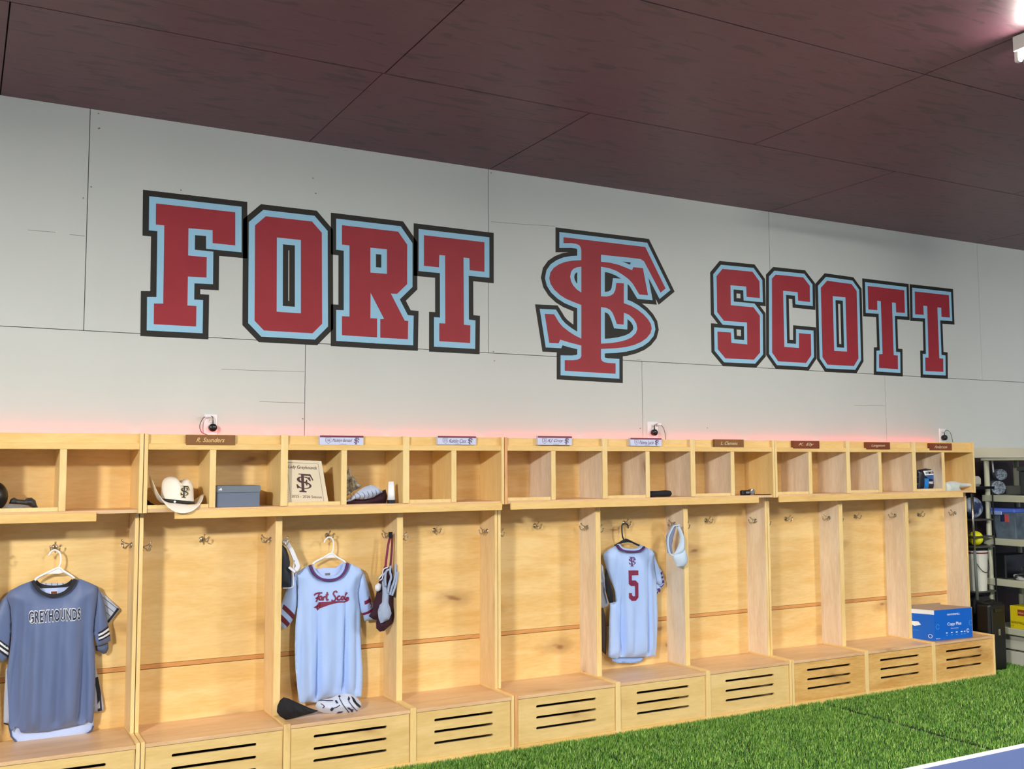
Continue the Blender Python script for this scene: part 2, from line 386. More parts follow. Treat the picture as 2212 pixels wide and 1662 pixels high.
def emblem(A, B, C):
    """emblem mapped to a parallelogram: A bottom left, B bottom right, C top left"""
    A, B, C = map(np.array, (A, B, C))
    pts = [W(1140+a/4.491, 470+b/4.491, 0) for a, b in LG_OUT]; x0 = min(p[0] for p in pts); x1 = max(p[0] for p in pts); z0 = min(p[1] for p in pts); z1 = max(p[1] for p in pts)
    m = lambda L: [tuple(A+(B-A)*(W(1140+a/4.491, 470+b/4.491, 0)[0]-x0)/(x1-x0)+(C-A)*(W(1140+a/4.491, 470+b/4.491, 0)[1]-z0)/(z1-z0)) for a, b in L]
    return m(LG_OUT), [m(h) for h in LG_H]
def emblem_tris(A, B, C):
    P, H = emblem(A, B, C)
    return area([P]+H, lambda x, y: pip(P, x, y) and not any(pip(h, x, y) for h in H))
# ------------------------------------------------------------------ dimensions
X = [-1.905, -1.180, -.455, .275, 1.013, 1.736, 2.386, 3.128, 3.848, 4.588, 5.320, 6.040, 6.757]
D1, D2, D3, BK = .306, .4375, .220, .020
ZT, ZB, ZS, ZC = 1.866, 1.425, .320, 3.644
# ------------------------------------------------------------------ room
G = .0015
def sheet_seams(mb, lines, plane):       # dark open joints: thin grooves modelled as recessed strips between sheets
    pass
def rects_from(cells): return cells
# floor slab
obj('floor', MB().box(-6, 9.6, -9, .05, -.06, -.004), mat('grey_concrete', (112, 112, 110), .8, (96, 96, 95), 5, .5), kind='structure')
# wall: sheets of painted plywood (one mesh, open joints between the sheets)
wall = MB(); g = .0036
rows = [(2.424, ZC, [-4.88, -2.44, 0, 2.44, 4.88, 7.32, 9.76]), (1.735, 2.424, [-3.66, -1.22, 1.22, 3.66, 6.10, 8.54, 9.76])]
for z0, z1, xs in rows:
    for a, b in zip(xs, xs[1:]): wall.box(a+g/2, b-g/2, 0, .018, z0+g/2, z1-(g/2 if z1 < ZC else 0), .0006)
obj('wall_back', wall, M['wall'], kind='structure')
obj('wall_back', MB().box(-6, 9.76, .018, .06, 0, ZC), mat('dark_joint_backing', (48, 46, 44), .9), kind='structure')
obj('wall_back', MB().box(-6, 9.76, -.002, .018, 0, 1.735), M['lowwall'], kind='structure')
obj('trim_1', MB().box(6.80, 9.76, -.022, 0, 1.742, 1.83, .002), M['trim'], kind='structure')
crk = MB()
for pts in ([(60,497),(120,502)], [(150,507),(183,510)], [(1060,479),(1120,484),(1200,489)], [(478,798),(560,801),(658,803)], [(560,868),(658,871)], [(1845,876),(1912,877)], [(830,588),(838,591)], [(1375,777),(1384,777)]):
    q = [W(a, b, 0) for a, b in pts]; v, t_ = ribbon(q, .0022); n = len(crk.v); crk.v += [(a[0], -.0004, a[1]) for a in v]; crk.f += [tuple(i+n for i in f) for f in t_]
for a, b in ((213,245),(215,277),(197,404),(180,428),(391,411),(1061,374),(1066,760),(1068,780),(682,418),(654,905),(1383,926),(1528,925),(676,385),(213,278)):
    x_, z_ = W(a, b, 0); crk.box(x_-.004, x_+.004, -.0005, 0, z_-.003, z_+.003)
obj('wall_back', crk, mat('paint_crack', (120, 118, 112), .8), kind='structure')
# ceiling: plywood sheets painted glossy maroon
ce = MB(); cg = .006
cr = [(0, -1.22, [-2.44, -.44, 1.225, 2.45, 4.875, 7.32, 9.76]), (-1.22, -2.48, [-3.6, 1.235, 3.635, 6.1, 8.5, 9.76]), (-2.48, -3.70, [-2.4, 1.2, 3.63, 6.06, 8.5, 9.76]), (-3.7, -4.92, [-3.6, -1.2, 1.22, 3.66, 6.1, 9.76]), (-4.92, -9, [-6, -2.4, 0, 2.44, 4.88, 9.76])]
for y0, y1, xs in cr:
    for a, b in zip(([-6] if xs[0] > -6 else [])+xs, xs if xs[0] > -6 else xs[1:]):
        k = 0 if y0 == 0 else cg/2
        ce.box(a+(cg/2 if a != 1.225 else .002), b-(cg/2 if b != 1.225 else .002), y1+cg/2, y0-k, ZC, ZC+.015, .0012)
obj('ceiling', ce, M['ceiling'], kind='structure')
obj('ceiling', MB().box(-6, 9.76, -9, .06, ZC+.016, ZC+.05), mat('black_joint', (20, 12, 14), .9), kind='structure')
# ------------------------------------------------------------------ painted lettering
def lettering(t, name, shapes, wb, wk, fill=()):
    for P, H, nm in shapes:
        p = plate(nm, P, H, 0, -.0030, M['cardinal'], t)
        v, tr = grow(P, H, wb); slab('inline', v, tr, 0, -.0022, M['blue'], p, label='pale blue inner outline')
        v, tr = grow(P, H, wb+wk, fill); slab('outline', v, tr, 0, -.0012, M['black'], p, label='black outer outline')
def sh(ox, oy, s, out, holes=()): return crop(ox, oy, s, out, 0), [crop(ox, oy, s, h, 0) for h in holes]
c1 = (280, 390, 4.254); c2 = (680, 430, 4.617); c4 = (1510, 540, 5.54); c5 = (1780, 560, 5.935)
Fp = sh(*c1, [(242,212),(970,293),(970,598),(762,577),(762,458),(540,440),(537,690),(708,707),(706,893),(535,884),(530,1150),(613,1155),(610,1343),(221,1322),(223,1132),(308,1132),(318,414),(240,406)])
Op = sh(*c1, [(1250,330),(1675,378),(1765,482),(1768,1318),(1680,1406),(1233,1380),(1147,1290),(1152,413)], [[(1352,525),(1573,548),(1573,1222),(1350,1207)]])
Rp = sh(*c2, [(270,262),(830,327),(920,457),(920,850),(820,947),(757,945),(895,1215),(930,1218),(927,1400),(652,1385),(652,1200),(690,1198),(555,936),(553,1190),(620,1193),(620,1382),(270,1360),(270,1170),(345,1173),(345,465),(270,455)], [[(553,487),(718,503),(718,748),(553,735)]])
Tp = sh(*c2, [(1087,362),(1690,432),(1690,727),(1543,712),(1541,592),(1482,585),(1485,1255),(1550,1262),(1548,1438),(1240,1420),(1240,1240),(1300,1243),(1298,565),(1240,560),(1237,683),(1087,668)])
t = thing('wall_lettering', (1.5, 0, 2.7), 'painted FORT in cardinal block letters outlined pale blue and black, left of the emblem', 'lettering')
lettering(t, 'FORT', [(Fp[0], Fp[1], 'letter'), (Op[0], Op[1], 'letter'), (Rp[0], Rp[1], 'letter'), (Tp[0], Tp[1], 'letter')], .0365, .033)
Sp = sh(*c4, [(278,228),(637,262),(720,378),(725,578),(567,563),(562,440),(373,424),(378,663),(648,688),(725,790),(728,1230),(655,1315),(313,1300),(222,1190),(218,978),(378,990),(385,1115),(575,1132),(572,870),(295,850),(215,745),(207,315)])
Cp = sh(*c4, [(915,297),(1245,330),(1322,430),(1325,625),(1183,610),(1178,507),(1003,490),(1018,1162),(1193,1175),(1193,997),(1335,1010),(1340,1262),(1278,1355),(945,1335),(872,1230),(870,345)])
o4 = lambda P: crop(*c4, P, 0); o5 = lambda P: crop(*c5, P, 0)
O2 = (o4([(1530,370)])+o5([(350,320),(415,410),(438,1275),(380,1372)])+o4([(1535,1375),(1475,1285),(1455,455)]), [o4([(1597,555)])+o5([(272,490),(292,1187)])+o4([(1615,1210)])])
T1 = sh(*c5, [(557,345),(1025,400),(1033,690),(922,683),(918,563),(868,555),(890,1232),(943,1237),(945,1412),(703,1397),(703,1220),(748,1217),(725,540),(678,535),(680,655),(565,647)])
T2 = sh(*c5, [(1160,415),(1598,463),(1610,750),(1503,742),(1500,625),(1450,620),(1475,1272),(1525,1277),(1527,1447),(1298,1435),(1295,1262),(1337,1263),(1320,603),(1270,598),(1275,715),(1165,708)])
t = thing('wall_lettering', (5.6, 0, 2.6), 'painted SCOTT in cardinal block letters outlined pale blue and black, right of the emblem', 'lettering')
lettering(t, 'SCOTT', [(a, b, 'letter') for a, b in (Sp, Cp, O2, T1, T2)], .0300, .0285)
t = thing('wall_emblem', (3.5, 0, 2.6), 'painted interlocked F and S emblem in cardinal, pale blue and black between the two words', 'emblem')
lettering(t, 'emblem', [(crop(1140, 470, 4.491, LG_OUT, 0), [crop(1140, 470, 4.491, h, 0) for h in LG_H], 'monogram')], .0325, .0295,
          [crop(1140, 470, 4.491, q, 0) for q in (LG_H[0], LG_H[1], [(708,430),(1010,513),(1115,492),(1165,756),(1080,800),(930,832),(708,765)], [(230,1217),(400,1213),(518,1243),(518,1345),(357,1385),(300,1300)], [(708,362),(1095,405),(1127,428),(1165,500),(1115,492),(1010,513),(708,430)])])
# ------------------------------------------------------------------ hooks
def hook_mb(o, d, r=(1, 0, 0)):
    """double robe hook: plate on a surface at o, prongs reaching along d, spread along r"""
    o = Vector(o); d = Vector(d); r = Vector(r); u = Vector((0, 0, 1)); mb = MB()
    P = lambda a, b, c: o+d*a+r*b+u*c
    mb.tube([P(0, 0, 0), P(.006, 0, 0)], [.016, .013], 14)
    for s in (-1, 1):
        mb.tube(smoothline([P(.004, 0, .004), P(.022, s*.008, -.006), P(.030, s*.015, -.016), P(.040, s*.020, -.014), P(.046, s*.023, .002)], 3), .0032, 8)
        mb.ball(P(.046, s*.023, .006), .0055, 6)
    mb.tube(smoothline([P(.004, 0, .004), P(.030, 0, .010), P(.048, 0, .022)], 3), .0036, 8); mb.ball(P(.049, 0, .025), .006, 6)
    mb.tube([P(.005, 0, -.006), P(.009, 0, -.018)], .004, 8)
    return mb
HB = hook_mb((0, 0, 0), (0, -1, 0)); HS = hook_mb((0, 0, 0), (-1, 0, 0), (0, 1, 0)); HR = hook_mb((0, 0, 0), (1, 0, 0), (0, 1, 0))
hmesh = {}
def put_hook(kind, loc, parent):
    if kind not in hmesh:
        src = {'b': HB, 's': HS, 'r': HR}[kind]; o = obj('coat_hook', src, M['chrome'], None, smooth=True); hmesh[kind] = o; first = o
    else: first = hmesh[kind].copy(); COL.objects.link(first)
    first.parent = parent; first.location = Vector(loc)-parent.location; first['label'] = 'chrome double coat hook'; return first
# ------------------------------------------------------------------ locker banks
def slot(x0, x1, z, h=.0078):
    r = h; P = []
    for k in range(7): a = math.pi/2+math.pi*k/6; P.append((x0+r+r*math.cos(a), z+r*math.sin(a)))
    for k in range(7): a = -math.pi/2+math.pi*k/6; P.append((x1-r+r*math.cos(a), z+r*math.sin(a)))
    return P
HOOKB = {1: (-.111, 1.279), 2: (.640, 1.292), 3: (1.359, 1.286), 4: (2.048, 1.293), 5: (2.768, 1.298), 6: (3.476, 1.295), 7: (4.192, 1.290), 8: (4.958, 1.281), 9: (5.686, 1.279), 10: (6.415, 1.274)}
def locker_bank(ks, label, lip, style, group='plywood locker banks along the wall'):
    """ks: indices of the first and last boundary in X"""
    i0, i1 = ks; xa, xb = X[i0]+.002, X[i1]-.002
    t = thing('locker_bank', ((xa+xb)/2, -.2, 0), label, 'locker', group)
    T_ = .019; side = M['pale'] if style >= 1 else M['sidew']; back = M['back']
    B = lambda n, m_, *a, **k: obj(n, MB().box(*a), m_, t, **k)
    # outer sides
    for s, x in ((1, xa), (-1, xb)):
        xi = x+s*T_
        msk = M['red'] if (style == 1 and s == 1) else M['edgev']
        B('side_panel', M['sidew'] if s == 1 else side, x, xi, -D3, -.001, ZS+.01, ZB+.03, .0012)
        B('box_side', msk, x, xi, -D1-.012, -.001, ZB+.03, ZT, .0012)
        B('bench_side', msk if s == 1 else M['edgev'], x, xi, -D2, -.001, 0, ZS+.010, .0015)
        B('edge_strip', M['edgev'], x-.0*s, xi, -D3-.006, -D3, ZS+.01, ZB, .0012)
    n = i1-i0
    for k in range(i0, i1):
        a = X[k] if k > i0 else xa+T_; b = X[k+1] if k+1 < i1 else xb-T_
        aa = a+(.018 if k > i0 else 0); bb = b-(.018 if k+1 < i1 else 0); w = X[k+1]-X[k]
        # lower back, upper back, batten at the sheet joint
        B('back_panel', back, aa, bb, -BK, -.001, ZS-.02, .606, .0008)
        B('back_panel', back, aa, bb, -BK, -.001, .634, ZB+.035, .0008)
        B('batten', M['batten'], aa, bb, -BK+.002, -.001, .609, .632, .0008)
        B('box_back', back, aa, bb, -BK, -.001, ZB+.05, ZT-.05, .0008)
        # bench
        B('bench_seat', M['seat'], aa, bb, -D2+.004, -BK, ZS-.019, ZS, .002)
        x0, x1 = aa+.003, bb-.003
        sx0, sx1 = X[k]+.205*w, X[k]+.785*w
        P = [(x0, .036), (x1, .036), (x1, ZS-.0195), (x0, ZS-.0195)]
        plate('bench_front', P, [slot(sx0, sx1, z) for z in (.117, .180, .245)], -D2+.022, -D2+.010, M['front2'] if style == 3 else M['front'], t)
        B('kick_board', M['edge'], aa, bb, -D2+.024, -D2+.002, 0, .035, .001)
        # box: floor of cubbies, mid divider, sill, header
        xm = X[k]+.478*w
        B('cubby_divider', M['edgev'] if style < 1 else side, xm-.016, xm+.016, -D1, -BK, ZB+.05, ZT-.082, .0012)
        B('cubby_edge', M['edgev'], xm-.0165, xm+.0165, -D1-.005, -D1, ZB+.05, ZT-.082, .0012)
        B('sill_strip', M['edgev'], aa, xm-.017, -D1, -D1+.016, ZB+.05, ZB+.07, .0015)
        B('header_board', M['edge'], aa, bb, -D1+.012, -D1+.028, ZT-.052, ZT-.002, .001)
        if k+1 < i1:
            x = X[k+1]
            B('side_panel', side, x-.018, x+.018, -D3, -.001, ZS+.01, ZB+.03, .0012)
            B('edge_strip', M['edgev'], x-.019, x+.019, -D3-.006, -D3, ZS+.01, ZB, .0012)
            B('box_divider', side if style >= 1 else M['edgev'], x-.018, x+.018, -D1, -.001, ZB+.05, ZT, .0012)
            B('box_edge', M['edgev'], x-.020, x+.020, -D1-.010, -D1, ZB+.05, ZT, .0014)
            B('bench_side', M['edgev'], x-.018, x+.018, -D2, -.001, 0, ZS+.010, .0015)
        put_hook('b', (HOOKB.get(k-1, (X[k]+.38, 1.29))[0], -BK, HOOKB.get(k-1, (0, 1.285))[1]), t)
        put_hook('s', (bb, -.125, 1.282), t)
        put_hook('r', (aa, -.165, 1.268), t)
    B('top_board', M['edge'], xa+T_, xb-T_, -D1+.012, -BK, ZT-.082, ZT-.064, .001)
    B('box_floor', M['seat'], xa+T_, xb-T_, -D1, -.001, ZB+.032, ZB+.050, .001)
    B('front_rail', M['edge'], xa+T_, xb-T_, -D1-.008, -D1+.012, ZT-.083, ZT-.051, .0014)
    B('front_lip', M['edge'], lip[0], lip[1], -D1-.012, -D1, ZB-.004, ZB+.040, .0015)
    return t
LB = [locker_bank((0, 3), 'leftmost plywood locker bank, cut off by the photo edge, grey jersey hanging in it', (-1.9, .055), 0),
      locker_bank((3, 6), 'plywood locker bank with the straw hat, white script jersey and red-brown booklet print in it', (.435, 2.37), .5),
      locker_bank((6, 9), 'plywood locker bank with pale side boards and the number five jersey', (2.43, 4.43), 1),
      locker_bank((9, 12), 'rightmost plywood locker bank, beside the plastic shelves, with blue carton on its bench', (4.62, 6.60), 3)]
LB[1]['label'] = 'plywood locker bank second from left, holding the cowboy hat, shoe box and white script jersey'
# name plates ----------------------------------------------------
M['plate_brown'] = mat('brown_name_plate', (140, 92, 34), .35, (122, 76, 28), 20, .6)
M['plate_rust'] = mat('rust_name_plate', (138, 66, 24), .35, (118, 54, 22), 20, .6)
M['plate_white'] = mat('white_name_plate', (214, 220, 250), .3)
M['plate_ink'] = mat('dark_purple_ink', (74, 38, 84), .5)
M['plate_maroon'] = mat('maroon_band', (110, 34, 66), .5)
M['cream'] = mat('cream_engraving', (226, 208, 170), .5)
def name_plate(bank, u0, v0, u1, v1, style, text, num='5'):
    y = -D1-.013
    A = W(u0, v1, y); Bq = W(u1, v0, y); x0, x1, z0, z1 = A[0], Bq[0], A[1], Bq[1]
    m_ = {'w': M['plate_white'], 'b': M['plate_brown'], 'r': M['plate_rust']}[style]
    p = obj('name_plate', MB().box(x0, x1, -D1+.012, y, z0, z1, .0006), m_, bank, label={'w': 'white name plate with maroon top band and small emblem', 'b': 'brown name plate with worn pale lettering', 'r': 'rust brown name plate with pale lettering'}[style])
    w, h = x1-x0, z1-z0
    if style == 'w':
        obj('band', MB().box(x0, x1, y-.0006, y, z1-.2*h, z1), M['plate_maroon'], p)
        v, t_ = fit(text, (x0+.28*w, z0+.22*h), (x0+.74*w, z0+.22*h), (x0+.28*w, z0+.68*h), shear=.5); slab('lettering', v, t_, y, y-.0008, M['plate_ink'], p)
        v, t_ = fit('softball', (x0+.44*w, z0+.07*h), (x0+.60*w, z0+.07*h), (x0+.44*w, z0+.14*h)); slab('lettering', v, t_, y, y-.0008, M['plate_ink'], p)
        v, t_ = emblem_tris((x0+.78*w, z0+.08*h), (x0+.91*w, z0+.08*h), (x0+.78*w, z0+.78*h)); slab('emblem', v, t_, y, y-.001, M['plate_ink'], p)
        q = [(.13, .74), (.25, .74), (.25, .36), (.19, .12), (.13, .36), (.13, .74)]
        v, t_ = ribbon([(x0+a*w, z0+b*h) for a, b in q], .0018); slab('home_plate', v, t_, y, y-.0008, M['plate_ink'], p)
        v, t_ = fit(num, (x0+.16*w, z0+.36*h), (x0+.22*w, z0+.36*h), (x0+.16*w, z0+.62*h)); slab('number', v, t_, y, y-.0008, M['plate_ink'], p)
    else:
        v, t_ = fit(text, (x0+.2*w, z0+.28*h), (x0+.78*w, z0+.28*h), (x0+.2*w, z0+.72*h), shear=.4); slab('lettering', v, t_, y, y-.0008, M['cream'] if style != 'b' or u0 > 800 else M['edge'], p)
name_plate(LB[1], 402.5, 940.5, 508.5, 961.5, 'b', 'R. Saunders')
name_plate(LB[1], 691, 942, 785, 961.5, 'w', 'Madelyn Barstad', '18')
name_plate(LB[1], 946, 943, 1028.5, 961, 'w', 'Kaitlin Cass', '13')
name_plate(LB[2], 1162, 943, 1235.5, 961.5, 'w', 'KJ Gray', '3')
name_plate(LB[2], 1362, 947, 1429, 963.5, 'w', 'Paloma Lucio', '5')
name_plate(LB[2], 1544.5, 950, 1606.5, 966, 'b', 'L. Clemens')
name_plate(LB[3], 1714, 953, 1770, 969, 'r', 'K. Ely')
name_plate(LB[3], 1872, 956, 1922.5, 971, 'r', 'Langston')
name_plate(LB[3], 2009, 958.5, 2056, 973, 'r', 'Anderson')
# ------------------------------------------------------------------ red LED strip lying on top of the lockers
t = thing('led_light_strip', (3.3, -.03, ZT-.02), 'red glowing light strip lying along the top of the lockers', 'light strip')
obj('tape', MB().box(-1.85, 6.72, -.034, -.022, ZT-.012, ZT-.010), M['white_plastic'], t)
obj('diodes', MB().box(-1.85, 6.68, -.033, -.023, ZT-.0098, ZT-.007), mat('red_led', (255, 40, 60), .5, emit=(255, 34, 52), estr=17), t)
# ------------------------------------------------------------------ outlets and power adapters
def outlet(u0, v0, u1, side, lab, lab2):
    A = W(u0, v0, 0); B_ = W(u1, v0, 0); x0, x1 = A[0], B_[0]; z1 = A[1]; z0 = z1-.118
    t = thing('wall_outlet', ((x0+x1)/2, 0, z0), lab, 'outlet', 'wall outlets above the lockers')
    obj('cover_plate', MB().box(x0, x1, -.008, 0, z0, z1, .003), M['white_plastic'], t)
    xm = (x0+x1)/2
    for zc in (z1-.036, z1-.082):
        obj('socket', MB().box(xm-.016, xm+.016, -.0095, -.008, zc-.013, zc+.013, .0008), mat('socket_plastic', (226, 222, 212), .4), t)
        for q in (-.006, .006): obj('slot', MB().box(xm+q-.0012, xm+q+.0012, -.0100, -.0094, zc-.003, zc+.005), M['blk_plastic'], t)
    a = thing('power_adapter', (xm+.01, -.03, z1-.085), lab2, 'power adapter', 'black adapters plugged into the wall outlets')
    pz = z1-.078; px = xm+(.008 if side < 0 else -.002)
    obj('body', MB().lathe((px, -.008, pz), [(.004, 0), (.020, -.002), (.0225, -.010), (.0225, -.030), (.019, -.036), (.006, -.038)], 20, 'y'), M['blk_plastic'], a, smooth=True)
    obj('strain_relief', MB().tube([(px, -.028, pz+.02), (px, -.03, pz+.045)], [.005, .0025], 10), M['blk_plastic'], a)
    c = MB()
    if side < 0: pts = [(px, -.03, pz+.044), (px-.005, -.032, pz+.062), (px-.03, -.03, pz+.066), (px-.056, -.03, pz+.05), (px-.072, -.03, pz+.01), (px-.062, -.03, pz-.025), (px-.035, -.04, pz-.04), (px-.012, -.05, pz-.048), (px-.008, -.06, pz-.075)]
    else: pts = [(px, -.03, pz+.044), (px+.012, -.032, pz+.06), (px+.04, -.032, pz+.060), (px+.07, -.032, pz+.04), (px+.088, -.03, pz+.005), (px+.09, -.035, pz-.03), (px+.082, -.05, pz-.065)]
    c.tube(smoothline(pts, 5), .0022, 8); obj('cord', c, mat('grey_brown_cord', (84, 74, 70), .5), a, smooth=True)
    if u0 < 2000:
        q = pts[2]; obj('cable_tag', MB().box(q[0]-.016, q[0]+.018, -.037, -.026, q[2]-.008, q[2]+.006, .002), M['white_plastic'], a, label='white tag wrapped round the cord')
outlet(440, 894.5, 469.5, -1, 'white wall outlet above the brown name plate, on the left', 'round black adapter with cord looping left, in the leftmost outlet')
outlet(1397.5, 911, 1420, 1, 'white wall outlet above the locker with the number five jersey', 'round black adapter with a white cord tag and cord looping right, middle outlet')
outlet(2027, 926, 2041, 1, 'white wall outlet nearest the plastic shelves', 'black adapter with short cord in the outlet nearest the plastic shelves')
# ------------------------------------------------------------------ jerseys
M['white_cloth'] = mat('white_strap_cloth', (228, 234, 250), .6)
M['grey_jersey'] = mat('grey_jersey_cloth', (98, 117, 160), .5, (92, 110, 156), 5, .6, .06, 300, sheen=.3)
M['navy'] = mat('black_navy_knit', (26, 28, 40), .7, bump=.15, bscale=200)
M['white_jersey'] = mat('white_jersey_cloth', (176, 204, 255), .5, (168, 200, 255), 4, .6, .05, 300, sheen=.3)
M['lining'] = mat('white_lining', (186, 206, 252), .6)
M['purple'] = mat('maroon_purple_trim', (88, 44, 104), .6)
M['maroon'] = mat('maroon_print', (124, 30, 68), .5)
M['maroon_d'] = mat('dark_maroon_stripe', (104, 26, 46), .6)
M['maroon_cloth'] = mat('dark_maroon_cloth', (62, 18, 42), .8, (42, 14, 32), 20, .6, .2, 90)
M['white_print'] = mat('white_print', (236, 240, 250), .5)
M['navy_print'] = mat('navy_print', (30, 42, 74), .5)
M['hanger_white'] = mat('white_hanger_plastic', (244, 245, 250), .3)
def hanger(name, hookline, arms, web, y, material, label, base):
    t = thing(name, (base[0], y, base[1]), label, 'hanger')
    f3 = lambda p, dy=0: (p[0], y+dy, p[1])
    obj('hook', MB().tube(smoothline([f3(p) for p in hookline], 4), .0048, 10), material, t, smooth=True)
    mb = MB(); mb.tube(smoothline([f3(p) for p in arms], 3), .0062, 10); obj('shoulder_bar', mb, material, t, smooth=True)
    plate('web', web, [], y+.003, y-.003, material, t); return t
# --- grey jersey
Y1 = -.075
h3 = lambda P, y=Y1: crop(0, 1170, 6.646, P, y)
h4 = lambda P, y=Y1: crop(0, 1380, 5.893, P, y)
hanger('clothes_hanger', h3([(702,205),(725,160),(775,124),(830,140),(866,190),(870,300),(842,375)]), h3([(500,565),(540,520),(690,445),(842,380),(905,425),(1000,480),(1070,535)]), h3([(640,472),(842,372),(930,440),(850,462),(760,462)]), Y1, M['hanger_white'], 'white plastic hanger holding the grey jersey at the left', h3([(800,500)])[0])
j = thing('jersey', (h3([(770, 1500)])[0][0], Y1, .6), 'grey jersey reading GREYHOUNDS on a white hanger in the leftmost locker', 'jersey')
body = h3([(440,570),(468,572),(490,630),(530,690),(590,745),(660,780),(770,800),(880,782),(960,740),(1030,670),(1070,600),(1092,543),(1160,540),(1270,585),(1390,640),(1400,760),(1372,950),(1345,1150),(1335,1300),(1350,1500),(1368,1662)])+h4([(1200,150),(1212,400),(1210,650),(1200,900),(1180,1050),(1160,1075),(1100,1045),(1060,1085),(900,1115),(740,1150),(600,1175),(440,1190),(265,1190),(240,1140),(190,1120),(150,1180),(118,1130),(108,900),(95,650),(85,420),(110,250)])+h3([(130,1640),(160,1400),(165,1180),(150,950),(120,860),(90,790),(150,700),(300,620)])
fz = lambda u, v: h4([(u, v)])[0]
def fo(u, w, a, sl=0): x, z = fz(u, 0); return (x, w, a, sl, 1.02, .35)
bc = Cloth(body, Y1-.012, .045, [fo(240, .022, .045, -.03), fo(375, .02, .018, -.02), fo(480, .03, -.012, -.02), fo(560, .02, .014, .0), fo(770, .022, .022, -.02), fo(900, .03, -.012), fo(1010, .02, .012, .02), fo(1075, .018, .04, .0), fo(150, .02, .012, -.03)], .045)
bo = bc.build('body', M['grey_jersey'], j, step=.011, back=.1)
# back layer with the white inside showing at the hem
inner = h4([(118,1000),(1195,900),(1188,1110),(1170,1160),(1080,1232),(850,1285),(600,1332),(420,1352),(300,1352),(200,1310),(140,1240),(120,1150)], Y1+.02)
Cloth(inner, Y1+.012, .008, [], .02).build('lining', M['lining'], j, back=0, label='white inside of the jersey below the front hem')
v, t_ = ribbon([W(0+a/5.893, 1380+b/5.893, Y1+.012) for a, b in [(112,1100),(140,1240),(200,1312),(300,1354),(420,1354),(600,1334),(850,1287),(1080,1234),(1165,1165),(1188,1110)]], .007); slab('hem', v, t_, Y1+.012, Y1+.003, mat('slate_hem', (70, 80, 112), .6), j)
# sleeves
sl = h3([(1390,640),(1450,740),(1500,880),(1550,1190),(1578,1330),(1588,1430),(1500,1470),(1400,1505),(1372,1430),(1335,1290),(1345,1150),(1372,950)], Y1)
sc_ = Cloth(sl, Y1+.0, .035, [(h3([(1375,900)])[0][0], .012, .02, 0, 1.05, .8)], .03); sc_.build('sleeve', M['grey_jersey'], j, back=.2)
for q, m_ in (([(1405,1302),(1555,1213),(1560,1240),(1407,1328)], 'navy'), ([(1407,1328),(1560,1240),(1566,1272),(1408,1358)], 'white_print'), ([(1408,1358),(1566,1272),(1571,1300),(1410,1383)], 'navy'), ([(1410,1383),(1571,1300),(1575,1330),(1411,1408)], 'white_print'), ([(1411,1408),(1575,1330),(1577,1352),(1412,1432)], 'navy')):
    sc_.decal('sleeve_stripe', h3(q), M[m_], j, .0025)
sl = h3([(90,775),(150,700),(140,830),(165,1000),(165,1180),(155,1400),(125,1662-30)])+[W(14, 1426, Y1), W(2, 1431, Y1), W(-30, 1410, Y1), W(-50, 1390, Y1), W(-30, 1345, Y1), W(-5, 1305, Y1)]
sc_ = Cloth(sl, Y1, .035, [], .03); sc_.build('sleeve', M['grey_jersey'], j, back=.2)
for a, m_ in ((0, 'navy'), (25, 'white_print'), (62, 'navy'), (100, 'white_print'), (140, 'navy')):
    q = [(-250, 1230+a), (0, 1405+a), (125, 1500+a), (118, 1532+a), (0, 1440+a), (-250, 1270+a)]; sc_.decal('sleeve_stripe', h3(q), M[m_], j, .0025+a*1e-6)
# collar
v, t_ = ribbon(smoothline(h3([(470,562),(505,640),(560,705),(630,750),(700,772),(770,777),(850,765),(930,730),(990,680),(1040,620),(1078,540)], Y1-.02), 3), .016); slab('collar', v, t_, Y1-.022, Y1-.040, M['navy'], j)
v, t_ = ribbon(smoothline(h3([(505,565),(560,620),(650,650),(780,660),(900,648),(990,610),(1050,555)], Y1+.01), 3), .018); slab('collar', v, t_, Y1+.012, Y1+.006, M['navy'], j)
plate('neck_lining', h3([(560,680),(780,672),(1000,655),(960,735),(880,775),(770,790),(650,765)], Y1), [], Y1+.006, Y1+.004, M['lining'], j)
o = plate('size_tag', h3([(718,712),(830,708),(828,780),(722,782)], Y1), [], Y1+.003, Y1-.001, M['white_print'], j)
plate('mark', h3([(730,720),(820,716),(815,750),(735,755)], Y1), [], Y1-.001, Y1-.002, mat('tag_brown', (120, 60, 44), .6), o)
A, B_, C = h3([(408,1155), (1146,1104), (404,990)], Y1)
for bold, m_, off in ((.075, 'white_print', .003), (.026, 'navy_print', .0046)):
    v, t_ = fit('GREYHOUNDS', A, B_, C, bold=bold, space=1.14, ref=.026); bc.lay('lettering', v, t_, M[m_], j, off)
